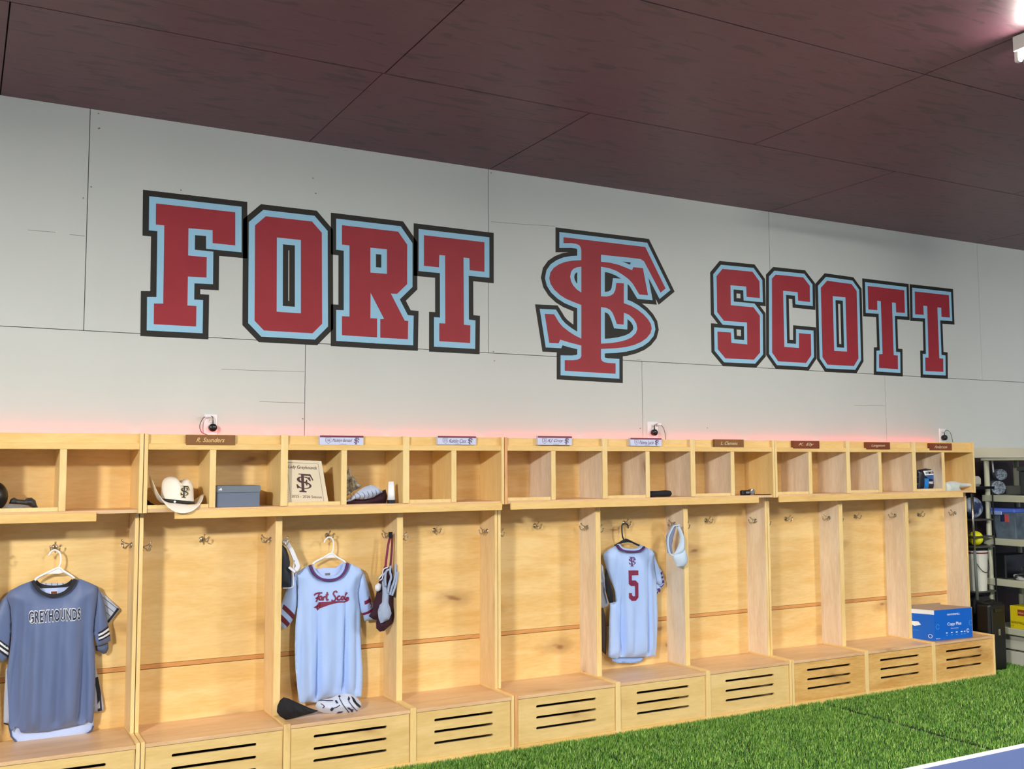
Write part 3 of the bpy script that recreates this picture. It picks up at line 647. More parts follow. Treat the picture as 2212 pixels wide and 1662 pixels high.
# pinstripe jersey behind
M['pin'] = mat('pale_pinstripe_cloth', (184, 196, 224), .6)
j2 = thing('jersey', (h3([(1500, 900)])[0][0], -.045, .6), 'pale pinstripe jersey mostly hidden behind the grey GREYHOUNDS jersey', 'jersey')
ps = h3([(560,600),(980,598),(1300,640),(1440,720),(1480,750),(1715,962),(1725,985),(1560,1190),(1530,1200),(1480,1100),(1380,1200),(1300,1300)], -.047)+h4([(1225,380),(1265,560),(1310,780),(1325,900),(1300,935),(1200,940),(700,700),(100,1100),(45,1085),(50,800),(75,400),(200,200)], -.047)+h3([(300,900),(400,640)], -.047)
pc = Cloth(ps, -.040, .012, [], .03); pc.build('body', M['pin'], j2, back=.2)
v, t_ = ribbon(h3([(1705,968),(1552,1168)], -.06), .012); pc.lay('cuff', v, t_, M['navy'], j2, .003)
for a, b in (((1475,800),(1690,972)), ((1490,900),(1640,1020)), ((1510,1010),(1600,1085)), ((580,604),(580,640)), ((662,602),(662,640)), ((745,602),(745,640)), ((825,602),(825,640)), ((905,602),(905,640))):
    v, t_ = ribbon(h3([a, b], -.055), .002); pc.lay('pinstripe', v, t_, M['navy'], j2, .003)
v, t_ = ribbon(h4([(1225,500),(1262,700),(1275,930)], -.055), .02); pc.lay('side_panel', v, t_, M['navy'], j2, .003)
v, t_ = ribbon(h4([(48,1088),(105,1100)], -.055), .006); pc.lay('hem', v, t_, M['navy'], j2, .003)
# dark sleeve end of the layer behind
o = Cloth(h3([(1372,1500),(1400,1505),(1500,1475),(1555,1450),(1560,1540),(1530,1600),(1490,1622),(1440,1590),(1380,1570)], -.06), -.058, .02, [], .02).build('sleeve', mat('slate_sleeve', (84, 96, 128), .6), j2)
# --- white script jersey
k5 = lambda P, y=Y1: crop(590, 1140, 6.393, P, y)
k6 = lambda P, y=Y1: crop(590, 1380, 7.555, P, y)
hanger('clothes_hanger', k5([(705,208),(720,170),(765,135),(810,150),(832,200),(828,310),(802,360)]), k5([(548,510),(580,475),(700,415),(802,358),(870,405),(960,455),(1005,490)]), k5([(660,428),(802,350),(885,415),(820,418),(740,420)]), Y1, M['hanger_white'], 'white plastic hanger holding the white script jersey', k5([(780,480)])[0])
j = thing('jersey', (k5([(780, 1200)])[0][0], Y1, .35), 'white jersey with maroon script and swoosh hanging beside the maroon straps', 'jersey')
body = k5([(430,545),(495,518),(520,590),(560,650),(620,700),(700,728),(780,735),(860,722),(930,685),(985,620),(1020,545),(1035,490),(1100,515),(1200,565),(1240,620),(1200,720),(1160,900),(1180,1060),(1195,1160),(1205,1662)])+k6([(1430,200),(1448,500),(1445,750),(1430,950),(1350,955),(1200,945),(1000,945),(800,985),(690,1040),(530,1035),(490,1055),(425,1040),(405,980),(375,700),(355,500),(345,200),(343,0)])+k5([(293,1600),(298,1400),(305,1280),(330,1100),(335,950),(330,800),(290,640)])
bw = Cloth(body, Y1-.012, .045, [(k5([(590,1100)])[0][0], .012, .028, .005, .98, .35), (k5([(970,1000)])[0][0], .012, .035, 0, 1.02, .35), (k5([(370,1100)])[0][0], .016, .02, .02, 1.0, .35), (k5([(480,1100)])[0][0], .02, -.012, 0, 1.0, .35), (k5([(860,1100)])[0][0], .03, .014, 0, 1.0, .35), (k5([(1140,1000)])[0][0], .014, .02, .0, 1.05, .4), (k5([(700,1100)])[0][0], .03, -.01, 0, 1.0, .35)], .045)
bw.build('body', M['white_jersey'], j, step=.011, back=.1)
sl = k5([(1200,565),(1250,630),(1300,760),(1345,920),(1380,1080),(1398,1200),(1400,1278),(1260,1290),(1245,1215),(1200,1150),(1180,1060),(1162,900),(1185,700)])
sc_ = Cloth(sl, Y1, .035, [], .03); sc_.build('sleeve', M['white_jersey'], j, back=.2)
sc_.decal('sleeve_stripe', k5([(1240,1012),(1330,968),(1345,1015),(1247,1062)]), M['maroon'], j, .0025); sc_.decal('sleeve_stripe', k5([(1225,1185),(1366,1110),(1378,1145),(1242,1212)]), M['maroon'], j, .0025)
v, t_ = ribbon(smoothline(k5([(1325,950),(1300,975),(1340,1010),(1320,1050),(1350,1060),(1330,1100)])), .0035); sc_.lay('sleeve_mark', v, t_, M['maroon'], j, .004)
sl = k5([(290,640),(330,620),(330,800),(335,950),(330,1080),(302,1215),(262,1290),(225,1345),(150,1405),(60,1340),(30,1260),(100,1100),(150,960),(200,820),(235,710)])
sc_ = Cloth(sl, Y1, .03, [], .03); sc_.build('sleeve', M['white_jersey'], j, back=.2)
sc_.decal('sleeve_stripe', k5([(140,1058),(302,1213),(272,1268),(118,1118)]), M['maroon_d'], j, .0025); sc_.decal('sleeve_stripe', k5([(60,1160),(104,1198),(228,1325),(195,1375),(98,1285),(40,1240)]), M['maroon_d'], j, .0025)
v, t_ = ribbon(smoothline(k5([(503,518),(530,590),(570,650),(630,695),(700,718),(780,722),(860,708),(925,672),(975,610),(1005,550),(1020,490)], Y1-.02), 3), .013); slab('collar', v, t_, Y1-.02, Y1-.042, M['purple'], j)
v, t_ = ribbon(smoothline(k5([(535,520),(560,585),(600,635),(650,672),(720,690),(790,692),(860,678),(915,640),(955,590),(980,500)], Y1-.02), 3), .014); slab('neck_band', v, t_, Y1-.012, Y1-.032, M['white_jersey'], j)
plate('neck_lining', k5([(545,540),(600,572),(700,560),(870,555),(960,480),(1000,520),(950,640),(860,700),(780,712),(680,700),(600,650)], Y1), [], Y1+.006, Y1, M['lining'], j)
plate('size_tag', k5([(715,632),(785,628),(785,660),(718,662)], Y1), [], Y1-.001, Y1-.0025, mat('grey_tag', (110, 110, 120), .6), j)
def stroke(c, fn, pts, w, m_, parent, off=.0035, name='lettering'):
    v, t_ = ribbon(smoothline(fn(pts), 4), w); c.lay(name, v, t_, m_, parent, off)
sw = .0085
for pts in ([(528,925),(548,903),(590,893),(642,890)], [(605,897),(585,940),(570,985),(555,1012)], [(548,968),(575,955),(600,950)], [(628,935),(605,945),(598,970),(610,988),(628,975),(632,950),(622,935)], [(655,940),(652,968),(643,995)], [(650,968),(665,945),(685,940)], [(712,880),(700,930),(692,970),(702,990),(720,975)], [(685,922),(725,912)],
            [(850,885),(832,868),(805,880),(795,908),(812,935),(826,962),(812,992),(785,1000),(765,985)], [(888,940),(868,935),(850,958),(855,985),(875,988),(895,972)], [(925,935),(905,948),(902,975),(918,985),(932,970),(932,945),(922,937)], [(985,885),(965,930),(958,970),(970,985),(990,955),(1000,965),(995,990),(965,1015)]):
    stroke(bw, k5, pts, sw, M['maroon'], j)
bw.decal('swoosh', k5([(518,1090),(575,1055),(600,1018),(640,1012),(800,1005),(960,1003),(990,1000),(975,1022),(900,1022),(800,1035),(700,1060),(610,1100),(585,1140),(565,1102)]), M['maroon'], j, .003, step=.006)
# --- number five jersey
m7 = lambda P, y=Y1: crop(1280, 1110, 8.745, P, y)
m8 = lambda P, y=Y1: crop(1280, 1250, 8.309, P, y)
hanger('clothes_hanger', m7([(668,280),(672,235),(640,195),(590,190),(556,225),(555,330),(565,430),(590,490)]), m7([(420,605),(480,570),(600,500),(640,490),(720,525),(820,575),(920,615)]), m7([(500,575),(600,480),(640,490),(800,565),(660,540),(560,560)]), Y1, mat('dark_hanger_plastic', (22, 34, 44), .25), 'dark plastic hanger holding the number five jersey', m7([(650, 600)])[0])
j = thing('jersey', (m7([(720, 1000)])[0][0], Y1, .4), 'white jersey with a maroon number 5 and emblem on its back', 'jersey')
body = m7([(300,670),(430,598),(470,650),(520,695),(600,720),(720,730),(850,718),(920,690),(965,625),(1040,650),(1110,690),(1160,745),(1130,850),(1150,1000),(1180,1200),(1190,1300)])+m8([(1140,350),(1150,700),(1140,1000),(1130,1200),(1110,1385),(1000,1405),(700,1418),(450,1415),(430,1442),(330,1425),(262,1400),(275,1100),(280,800),(300,440)])+m7([(420,1662),(400,1450),(360,1340),(300,1200),(240,1010),(190,840),(185,770),(220,720)])
b5 = Cloth(body, Y1-.012, .045, [(m8([(490,100)])[0][0], .012, .032, 0, 1.05, .4), (m8([(940,100)])[0][0], .014, .025, .0, 1.05, .4), (m8([(700,900)])[0][0], .02, .012, 0, .75, .4), (m7([(400,900)])[0][0], .02, .018, .06, 1.1, .7), (m8([(600,100)])[0][0], .03, -.01, 0, 1.05, .4), (m8([(830,100)])[0][0], .03, -.012, 0, 1.05, .4), (m8([(1040,100)])[0][0], .02, .014, .03, 1.0, .4)], .04)
b5.build('body', M['white_jersey'], j, step=.011, back=.1)
Cloth(m8([(330,1380),(1000,1380),(920,1410),(890,1480),(800,1512),(700,1522),(450,1518),(350,1480)], Y1+.01), Y1+.008, .006, [], .02).build('lining', mat('blue_lining', (148, 184, 246), .6), j, back=0, label='blue-white inside of the front below the hem')
sl = m7([(1160,745),(1200,880),(1250,1010),(1290,1150),(1318,1290),(1290,1350),(1190,1300),(1180,1200),(1150,1000),(1130,850)])
Cloth(sl, Y1, .035, [], .03).build('sleeve', M['white_jersey'], j, back=.2)
sc_ = Cloth(m7([(1250,1010),(1335,1092),(1385,1330),(1300,1450),(1210,1585),(1180,1560),(1178,1440),(1190,1300),(1290,1350),(1318,1280),(1290,1150)], Y1), Y1+.012, .025, [], .03); sc_.build('sleeve_lining', M['white_jersey'], j, back=.2)
for q in ([(1290,1130),(1320,1090),(1335,1110),(1315,1160)], [(1300,1200),(1340,1180),(1345,1210),(1310,1240)], [(1310,1290),(1350,1250),(1365,1300),(1330,1320)], [(1250,1360),(1300,1380),(1340,1330),(1350,1345),(1300,1400)], [(1215,1425),(1255,1405),(1300,1450),(1285,1490),(1240,1470)], [(1185,1420),(1210,1310),(1215,1420),(1190,1480)], [(1195,1500),(1245,1470),(1230,1520),(1200,1570)]): sc_.decal('camo_print', m7(q), M['purple'] if q[0][0] > 1200 else M['navy_print'], j, .003)
v, t_ = ribbon(smoothline(m7([(445,600),(490,655),(540,688),(610,705),(720,712),(840,703),(900,680),(950,620)], Y1-.02), 3), .0105); slab('collar', v, t_, Y1-.02, Y1-.046, M['purple'], j)
v, t_ = ribbon(smoothline(m7([(482,580),(520,635),(580,665),(720,682),(820,675),(885,645),(920,600)], Y1-.02), 3), .011); slab('neck_band', v, t_, Y1-.012, Y1-.036, M['white_jersey'], j)
b5.decal('number', m7([(632,1066),(818,1066),(818,1158),(690,1160),(690,1255),(770,1256),(818,1310),(818,1575),(770,1638),(690,1640),(648,1590),(648,1492),(692,1492),(692,1530),(712,1552),(756,1552),(757,1360),(680,1360),(640,1322)], Y1-.03), M['maroon'], j, .003, step=.008)
A, B_, C = m7([(655,992),(798,992),(655,815)], Y1-.03); v, t_ = emblem_tris(A, B_, C); b5.lay('emblem', v, t_, M['purple'], j, .003)
# garments behind the number five jersey at the left
o = Cloth(m8([(300,440),(240,250),(262,240),(230,0),(205,-200),(175,-260),(165,0),(165,520),(215,530),(280,500)], -.10), -.09, .03, [], .03).build('towel', mat('pale_lavender_towel', (186, 198, 226), .8), None)
rebase(o, (o.data.vertices[0].co.x, -.1, .75)); tag(o, 'pale lavender towel hanging at the left of the number five jersey', 'towel')
o = Cloth(m8([(235,-180),(262,-150),(300,0),(330,110),(360,200),(385,300),(390,405),(375,435),(310,447),(290,400),(262,300),(245,230),(230,60)], -.145), -.14, .02, [], .02).build('arm_sleeve', M['dark'], None)
rebase(o, (o.data.vertices[0].co.x, -.14, .9)); tag(o, 'black arm sleeve draped over the cream side of the number five jersey', 'arm sleeve')
o = Cloth(m8([(165,530),(215,540),(245,650),(272,900),(270,1200),(262,1380),(172,1300)], -.07), -.055, .02, [], .02).build('trousers', mat('brown_grey_cloth', (64, 54, 54), .8), None)
rebase(o, (o.data.vertices[0].co.x, -.06, .4)); tag(o, 'dark brown-grey trousers hanging behind the number five jersey', 'trousers')
# --- pale blue visor cap on the side hook
vy = -.262; q7 = lambda P, y=vy: crop(1280, 1110, 8.745, P, y)
M['cap'] = mat('pale_blue_cap', (196, 216, 240), .7, bump=.08, bscale=200)
t = thing('baseball_cap', (q7([(1640, 800)])[0][0], vy, 1.05), 'pale blue baseball cap hanging from the hook right of the number five jersey', 'cap')
crown = Cloth(q7([(1590,215),(1620,210),(1680,300),(1710,380),(1740,480),(1745,620),(1738,690),(1700,760),(1600,790),(1530,765),(1560,730),(1600,650),(1640,560),(1655,470),(1640,380),(1610,300)]), vy, .04, [], .03); crown.build('crown', M['cap'], t)
Cloth(q7([(1510,232),(1592,235),(1575,330),(1545,430),(1530,520),(1510,600),(1520,690),(1530,745),(1490,768),(1435,745),(1420,660),(1400,520),(1410,420),(1450,360)]), vy+.01, .02, [], .02).build('sweatband', mat('grey_blue_band', (124, 138, 174), .7), t)
Cloth(q7([(1505,790),(1560,770),(1640,740),(1738,680),(1770,760),(1790,850),(1785,920),(1740,985),(1660,1015),(1600,1010),(1560,940),(1520,850)]), vy-.005, .02, [], .02).build('brim', M['cap'], t)
v, t_ = ribbon(smoothline(q7([(1625,212),(1560,222),(1510,235),(1455,330),(1412,440),(1402,560),(1420,680),(1450,765),(1520,790)]), 4), .010); slab('strap', v, t_, vy-.004, vy-.016, M['cap'], t)
# --- left hook of the script jersey locker: mask with white strap
ly = -.13; r5 = lambda P, y=ly: crop(590, 1140, 6.393, P, y)
t = thing('face_guard', (r5([(200, 600)])[0][0], ly, 1.0), 'black fielding face guard with a wide white strap, hanging left of the script jersey', 'face guard')
v, t_ = ribbon(smoothline(r5([(140,165),(185,215),(235,290),(275,380),(305,470),(320,560)]), 4), .022); 
def strip3(name, pts, w, y0, y1, m_, par): v, t_ = ribbon(smoothline(pts, 4), w); return slab(name, v, t_, y0, y1, m_, par)
strip3('strap', r5([(135,165),(190,225),(245,310),(285,400),(320,480),(335,540),(300,590)]), .023, ly, ly-.012, M['white_cloth'], t)
strip3('strap', r5([(290,450),(272,560),(272,700),(262,820),(130,835)]), .004, ly-.002, ly-.012, M['white_cloth'], t)
strip3('strap', r5([(205,545),(250,580),(290,610)]), .012, ly-.014, ly-.022, M['white_cloth'], t)
Cloth(r5([(60,220),(120,225),(190,295),(225,400),(240,480),(235,560),(262,610),(262,740),(258,825),(130,832),(105,930),(60,930)]), ly+.01, .035, [], .03).build('guard', mat('dark_slate_padding', (34, 42, 56), .6), t)
# --- right hook of the script jersey locker: maroon bundle and grey sock
sy = -.195; s5 = lambda P, y=sy: crop(590, 1140, 6.393, P, y)
t = thing('belt', (s5([(1600, 300)])[0][0], sy, 1.1), 'maroon uniform belt looped over the side hook above the grey batting gloves', 'belt')
strip3('webbing', s5([(1625,95),(1590,220),(1568,380),(1552,520),(1555,560)]), .0125, sy, sy-.006, M['maroon'], t)
strip3('webbing', s5([(1635,100),(1632,250),(1622,400),(1610,520),(1605,580)]), .0115, sy-.008, sy-.014, M['maroon_d'], t)
obj('buckle', MB().box(s5([(1585,0)])[0][0], s5([(1635,0)])[0][0], sy-.02, sy-.004, s5([(0,205)])[0][1], s5([(0,120)])[0][1], .003), M['blk_plastic'], t)
o = Cloth(s5([(1560,540),(1610,560),(1660,540),(1690,700),(1690,950),(1692,1250),(1672,1340),(1600,1400),(1560,1440),(1500,1450),(1450,1405),(1446,1320),(1460,1290),(1400,1275),(1345,1235),(1400,1150),(1408,1060),(1440,960),(1465,850),(1495,720)]), sy+.03, .05, [], .03).build('socks', M['maroon_cloth'], None)
rebase(o, (o.data.vertices[0].co.x, sy, .7)); tag(o, 'bundle of dark maroon socks hanging behind the grey glove at the side hook', 'socks')
t = thing('batting_glove', (s5([(1550, 1000)])[0][0], sy-.05, .8), 'pale blue-grey glove hanging in front of the dark maroon socks bundle', 'glove')
M['sockg'] = mat('pale_blue_grey_knit', (160, 176, 206), .85, bump=.25, bscale=150)
Cloth(s5([(1512,760),(1530,700),(1600,880),(1640,760),(1640,850),(1612,950),(1600,1040),(1625,1110),(1645,1190),(1610,1275),(1540,1310),(1490,1325),(1465,1260),(1455,1160),(1480,1075),(1512,1040),(1520,900)], sy-.04), sy-.03, .028, [], .02).build('palm', M['sockg'], t)
for pts in ([(1515,800),(1508,700),(1520,600),(1560,570)], [(1545,900),(1560,780),(1590,680),(1575,600),(1585,520)], [(1575,920),(1600,820),(1640,700),(1650,580),(1655,500)], [(1600,930),(1640,820),(1665,700),(1672,600)]):
    obj('finger', MB().tube(smoothline([(p[0], sy-.045, p[1]) for p in s5(pts)], 4), .0065, 10), M['sockg'], t, smooth=True)
for pts in ([(1560,545),(1500,570),(1480,640),(1430,700)], [(1540,590),(1495,650),(1480,700),(1445,725)]):
    obj('lace', MB().tube(smoothline([(p[0], sy-.03, p[1]) for p in s5(pts)], 4), .0035, 8), M['white_cloth'], t, smooth=True)
o = Cloth(s5([(1400,800),(1440,765),(1490,780),(1480,860),(1440,885),(1400,865)]), sy-.01, .02, [], .015).build('wristband', M['white_cloth'], None)
rebase(o, (o.data.vertices[0].co.x, sy, .9)); tag(o, 'small white wristband hanging left of the maroon socks bundle', 'wristband')
# ------------------------------------------------------------------ things on the benches
def lump(name, P, y0, T, m_, par=None, r=.05, back=1., **k): return Cloth(P, y0, T, k.pop('folds', ()), r).build(name, m_, par, step=.008, back=back, **k)
by = -.30
o = Cloth(k6([(110,1010),(170,960),(240,975),(400,1045),(520,1100),(600,1135),(740,1180),(640,1220),(380,1290),(220,1335),(110,1270),(60,1200),(70,1100)], by), by, .07, [(k6([(300,1000)], by)[0][0], .02, .03, .3, .42, .3), (k6([(450,1000)], by)[0][0], .02, .03, .5, .42, .3)], .05).build('cloth_cap', M['dark'], None, step=.008, back=.8)
rebase(o, (o.data.vertices[0].co.x, by, ZS)); tag(o, 'crumpled black cloth cap lying on the bench below the white script jersey', 'cap')
t = thing('fielding_mitt', (k6([(1050, 1200)], by)[0][0], by, ZS), 'white and black glove lying on the bench right of the crumpled black cloth cap', 'glove')
gm = M['white_jersey']; gy = -.285
gl = Cloth(k6([(690,1100),(720,1030),(790,990),(900,985),(960,965),(1040,925),(1150,905),(1220,900),(1300,915),(1390,985),(1440,1060),(1440,1130),(1390,1180),(1350,1240),(1150,1245),(950,1240),(820,1215),(730,1170)], gy), gy, .06, [], .035); gl.build('palm', mat('white_glove_leather', (200, 210, 234), .5, bump=.1, bscale=120), t, step=.007, back=.9)
for q in ([(1260,930),(1300,960),(1330,1020),(1400,1080),(1425,1110),(1400,1125),(1330,1075),(1275,1010)],): gl.decal('opening', k6(q, gy), M['blk_plastic'], t, .003)
for q in ([(1160,1105),(1190,1095),(1240,1130),(1275,1130),(1265,1160),(1285,1195),(1260,1195),(1220,1150)], [(1020,1215),(1040,1180),(1110,1170),(1105,1190)], [(895,1130),(920,1095),(950,1110),(935,1165),(905,1160)], [(985,1000),(1010,990),(1030,1030),(1000,1040)], [(1185,975),(1215,930),(1230,960),(1200,1000)], [(1050,935),(1085,920),(1090,940),(1060,955)]): gl.decal('panel', k6(q, gy), M['navy_print'], t, .0035, step=.006)
for pts in ([(1195,1000),(1250,1080),(1320,1150),(1385,1190)], [(1060,960),(1100,1060),(1180,1160),(1250,1230)], [(730,1010),(800,1000),(880,1005),(960,1000)], [(940,1110),(1000,1090),(1050,1060)], [(760,1050),(800,1080),(780,1120)]):
    v, t_ = ribbon(smoothline(k6(pts, gy)), .004); gl.lay('stitching', v, t_, M['navy_print'], t, .004)
# blue paper carton on the last bench
def carton():
    zb = ZS+.001; x0, x1 = 6.155, 6.62; 
    Pq = [W(1970, 1372, -.10), ]
    F0 = on_z(1950+735/10.53, 1290+1010/10.53, zb); F1 = on_z(1950+1600/10.53, 1290+925/10.53, zb); B0 = on_z(1950+225/10.53, 1290+960/10.53, zb)
    F0, F1, B0 = [np.array(p[:2]) for p in (F0, F1, B0)]; ex = F1-F0; ey = B0-F0; ey = ey/np.linalg.norm(ey)*.24
    h = .245*np.linalg.norm(ex)/.42; th = .004
    t = thing('copy_paper_box', (*(F0+ex/2), zb), 'open bright blue copy paper carton on the bench at the right end of the lockers', 'carton')
    def wallp(name, a, b, z0, z1, m_, inn):
        n = np.array([-(b-a)[1], (b-a)[0]]); n = n/np.linalg.norm(n)*th*inn; q = [a, b, b+n, a+n]
        mb = MB(); mb.add([(p[0], p[1], z0) for p in q]+[(p[0], p[1], z1) for p in q], [(0, 1, 2, 3), (4, 7, 6, 5), (0, 4, 5, 1), (1, 5, 6, 2), (2, 6, 7, 3), (3, 7, 4, 0)]); return obj(name, mb, m_, t)
    blue = mat('bright_blue_carton', (0, 98, 206), .4); brown = mat('cardboard', (176, 146, 118), .8)
    wallp('front_wall', F0, F1, zb, zb+h, blue, 1); wallp('side_wall', F0, F0+ey, zb, zb+h*.86, blue, -1)
    wallp('white_edge', F0, F0+ey*.85, zb+h*.86, zb+h, M['white_plastic'], -1)
    wallp('back_wall', F0+ey, F1+ey, zb, zb+h*1.08, brown, -1); wallp('side_wall', F1, F1+ey, zb, zb+h*1.02, brown, 1)
    q = [F0, F1, F1+ey, F0+ey]; mb = MB(); mb.add([(p[0], p[1], zb) for p in q]+[(p[0], p[1], zb+th) for p in q], [(0, 3, 2, 1), (4, 5, 6, 7), (0, 1, 5, 4), (1, 2, 6, 5), (2, 3, 7, 6), (3, 0, 4, 7)]); obj('base', mb, brown, t)
    nrm = np.array([ex[1], -ex[0]]); nrm = nrm/np.linalg.norm(nrm)
    def onface(name, vt, m_, A=F0, e=ex, n=nrm, off=.0008):
        v, tr = vt; mb = MB(); nn = len(v)
        for o_ in (off, .0002): mb.v += [(A[0]+e[0]*p[0]+n[0]*o_, A[1]+e[1]*p[0]+n[1]*o_, zb+h*p[1]) for p in v]
        mb.f = list(tr)+[tuple(i+nn for i in q_)[::-1] for q_ in tr]; return obj(name, mb, m_, t)
    wp = M['white_print']; lb = mat('light_blue_print', (70, 150, 230), .5)
    onface('lettering', fit('Copy Plus', (.335, .44), (.70, .44), (.335, .57), bold=.01), wp)
    onface('lettering', fit('HAMMERMILL', (.34, .80), (.67, .80), (.34, .86)), wp)
    onface('lettering', fit('Multi-purpose', (.42, .355), (.62, .355), (.42, .385)), wp)
    for u in (.29, .42, .55, .68, .76):
        for vv in (.14, .22): onface('mark', ([(u, vv), (u+.045, vv), (u+.045, vv+.03), (u, vv+.03)], [(0, 1, 2, 3)]), wp if vv > .2 else lb)
    onface('lettering', fit('500 sheets', (.03, .06), (.14, .06), (.03, .09)), wp)
    for (cu, cv, r_, m_) in ((.87, .25, .035, wp), (.08, .46, .05, lb), (.95, .50, .05, lb)):
        pts = [(cu+r_*math.cos(a)*.8, cv+r_*1.7*math.sin(a)) for a in np.linspace(.3, 5.9, 16)]; onface('ring', ribbon(pts, .014), m_)
    n2 = np.array([-ey[1], ey[0]]); n2 = n2/np.linalg.norm(n2); n2 = -n2 if n2[0] > 0 else n2
    onface('label_patch', ([(.42, .50), (.62, .44), (.78, .52), (.76, .60), (.50, .60)], [(0, 1, 2, 3, 4)]), wp, F0, ey, n2)
    onface('lettering', fit('Copy Plus', (.80, .28), (.48, .28), (.80, .33)), lb, F0, ey, n2)
    onface('badge', ribbon([(.14+.06*math.cos(a), .15+.06*math.sin(a)) for a in np.linspace(0, 6.28, 16)], .014), wp, F0, ey, n2)
carton()
# ------------------------------------------------------------------ things in the cubbies
ZQ = ZB+.051
cy = -.25
# cowboy hat
def hat():
    hx = crop(300, 1020, 7.9, [(620, 600)], -.2)[0][0]
    t = thing('cowboy_hat', (hx, -.205, ZQ), 'cream straw cowboy hat with a black band and black emblem in a cubby', 'hat')
    m_ = mat('cream_straw', (246, 239, 228), .6, bump=.2, bscale=260); mw = M['white_plastic']
    # brim: an ellipse rolled up at the sides
    mb = MB(); nr, na = 8, 48; yc = -.222; z0 = ZQ+.020
    for lay in (0, -.003):
        for i in range(nr+1):
            k = i/nr
            for a in range(na):
                th = 2*math.pi*a/na; rx = .074+(.168-.074)*k; ry = .080+(.128-.080)*k
                x = rx*math.cos(th); y = ry*math.sin(th)
                up = .105*(abs(math.cos(th))**2.2)*k**1.9*(1.25 if math.cos(th) < 0 else .62)-(.046 if math.sin(th) < 0 else .014)*(abs(math.sin(th))**3)*k*k
                tl = -.12*x
                mb.v.append((hx+x*(1-.18*k*abs(math.cos(th))**2), yc+y, z0+up+tl+lay+.004))
    for lay in (0, 1):
        b = lay*(nr+1)*na
        for i in range(nr):
            for a in range(na): q = (b+i*na+a, b+i*na+(a+1) % na, b+(i+1)*na+(a+1) % na, b+(i+1)*na+a); mb.f.append(q if lay else q[::-1])
    for a in range(na): mb.f.append((nr*na+a, nr*na+(a+1) % na, (nr+1)*na+nr*na+(a+1) % na, (nr+1)*na+nr*na+a))
    obj('brim', mb, m_, t, smooth=True)
    # crown with a front pinch
    mb = MB(); nz = 18; H = .142
    for i in range(nz+1):
        k = i/nz; s = math.cos(max(0, (k-.62)/.38)*math.pi/2*.98)**.55 if k > .62 else 1-.10*k
        if k > .62: s *= (1-.10*.62)
        for a in range(na):
            th = 2*math.pi*a/na; x = .086*s*math.cos(th); y = .084*s*math.sin(th); z = H*(k if k <= .62 else .62+.38*math.sin((k-.62)/.38*math.pi/2))
            pinch = math.exp(-((x-.012)/.018)**2)*max(0, k-.5)*2
            z -= .030*pinch*(1 if y < .04 else .6); y += .012*pinch*(1 if y < 0 else 0)
            mb.v.append((hx+.006+x+.03*k*k*0, yc+y, z0+z-.12*x))
    for i in range(nz):
        for a in range(na): mb.f.append((i*na+a, i*na+(a+1) % na, (i+1)*na+(a+1) % na, (i+1)*na+a))
    mb.f.append(tuple(nz*na+a for a in range(na)))
    obj('crown', mb, m_, t, smooth=True)
    mb = MB()
    for z in (.004, .022):
        for rr in (1.04, 1.0):
            for a in range(na): th = 2*math.pi*a/na; x = .086*rr*math.cos(th); mb.v.append((hx+.006+x, yc+.084*rr*math.sin(th), z0+z-.12*x))
    for a in range(na):
        b = (a+1) % na; mb.f += [(a, b, 2*na+b, 2*na+a), (na+a, 3*na+a, 3*na+b, na+b), (a, na+a, na+b, b), (2*na+a, 2*na+b, 3*na+b, 3*na+a)]
    bd = obj('hat_band', mb, mat('black_band', (34, 30, 26), .5), t, smooth=True)
    obj('concho', MB().lathe((hx-.022, yc-.0855, z0+.015), [(.006, 0), (.0055, -.002), (.002, -.003)], 16, 'y'), M['white_plastic'], bd)
    A = (hx+.006, z0+.036); v, tr = emblem_tris(A, (A[0]+.048, A[1]-.004), (A[0]+.002, A[1]+.062))
    def surfy(x, z):
        k = min(max((z-z0+.12*(x-hx))/H, 0), 1); s = 1-.10*k
        if k > .5: s *= 1-.3*(k-.5)**2*4*.4
        q = 1-((x-hx-.006)/(.086*s))**2; return yc-.084*s*math.sqrt(max(q, .05))
    for nm, w_, mm, off in (('emblem_outline', .004, M['cream'], .0015), ('emblem', 0, M['blk_plastic'], .0028)):
        P, Hh = emblem(A, (A[0]+.048, A[1]-.004), (A[0]+.002, A[1]+.062))
        vv, tt = grow(P, Hh, w_) if w_ else (v, tr)
        mb = MB(); n = len(vv); mb.v = [(p[0], surfy(*p)-off, p[1]) for p in vv]+[(p[0], surfy(*p)-off+.001, p[1]) for p in vv]; mb.f = list(tt)+[tuple(i+n for i in q)[::-1] for q in tt]+[(a, b, b+n, a+n) for a, b in bound(tt)]; obj(nm, mb, mm, t)
    b = Cloth(crop(300, 1020, 7.9, [(118,440),(160,470),(230,530),(330,580),(400,640),(430,690),(118,690)], -.17), -.12, .05, [], .03).build('winter_hat', M['dark'], None, step=.008, back=.6)
    rebase(b, (b.data.vertices[0].co.x, -.15, ZQ)); tag(b, 'black knit hat tucked under the left brim of the cowboy hat', 'hat')
hat()
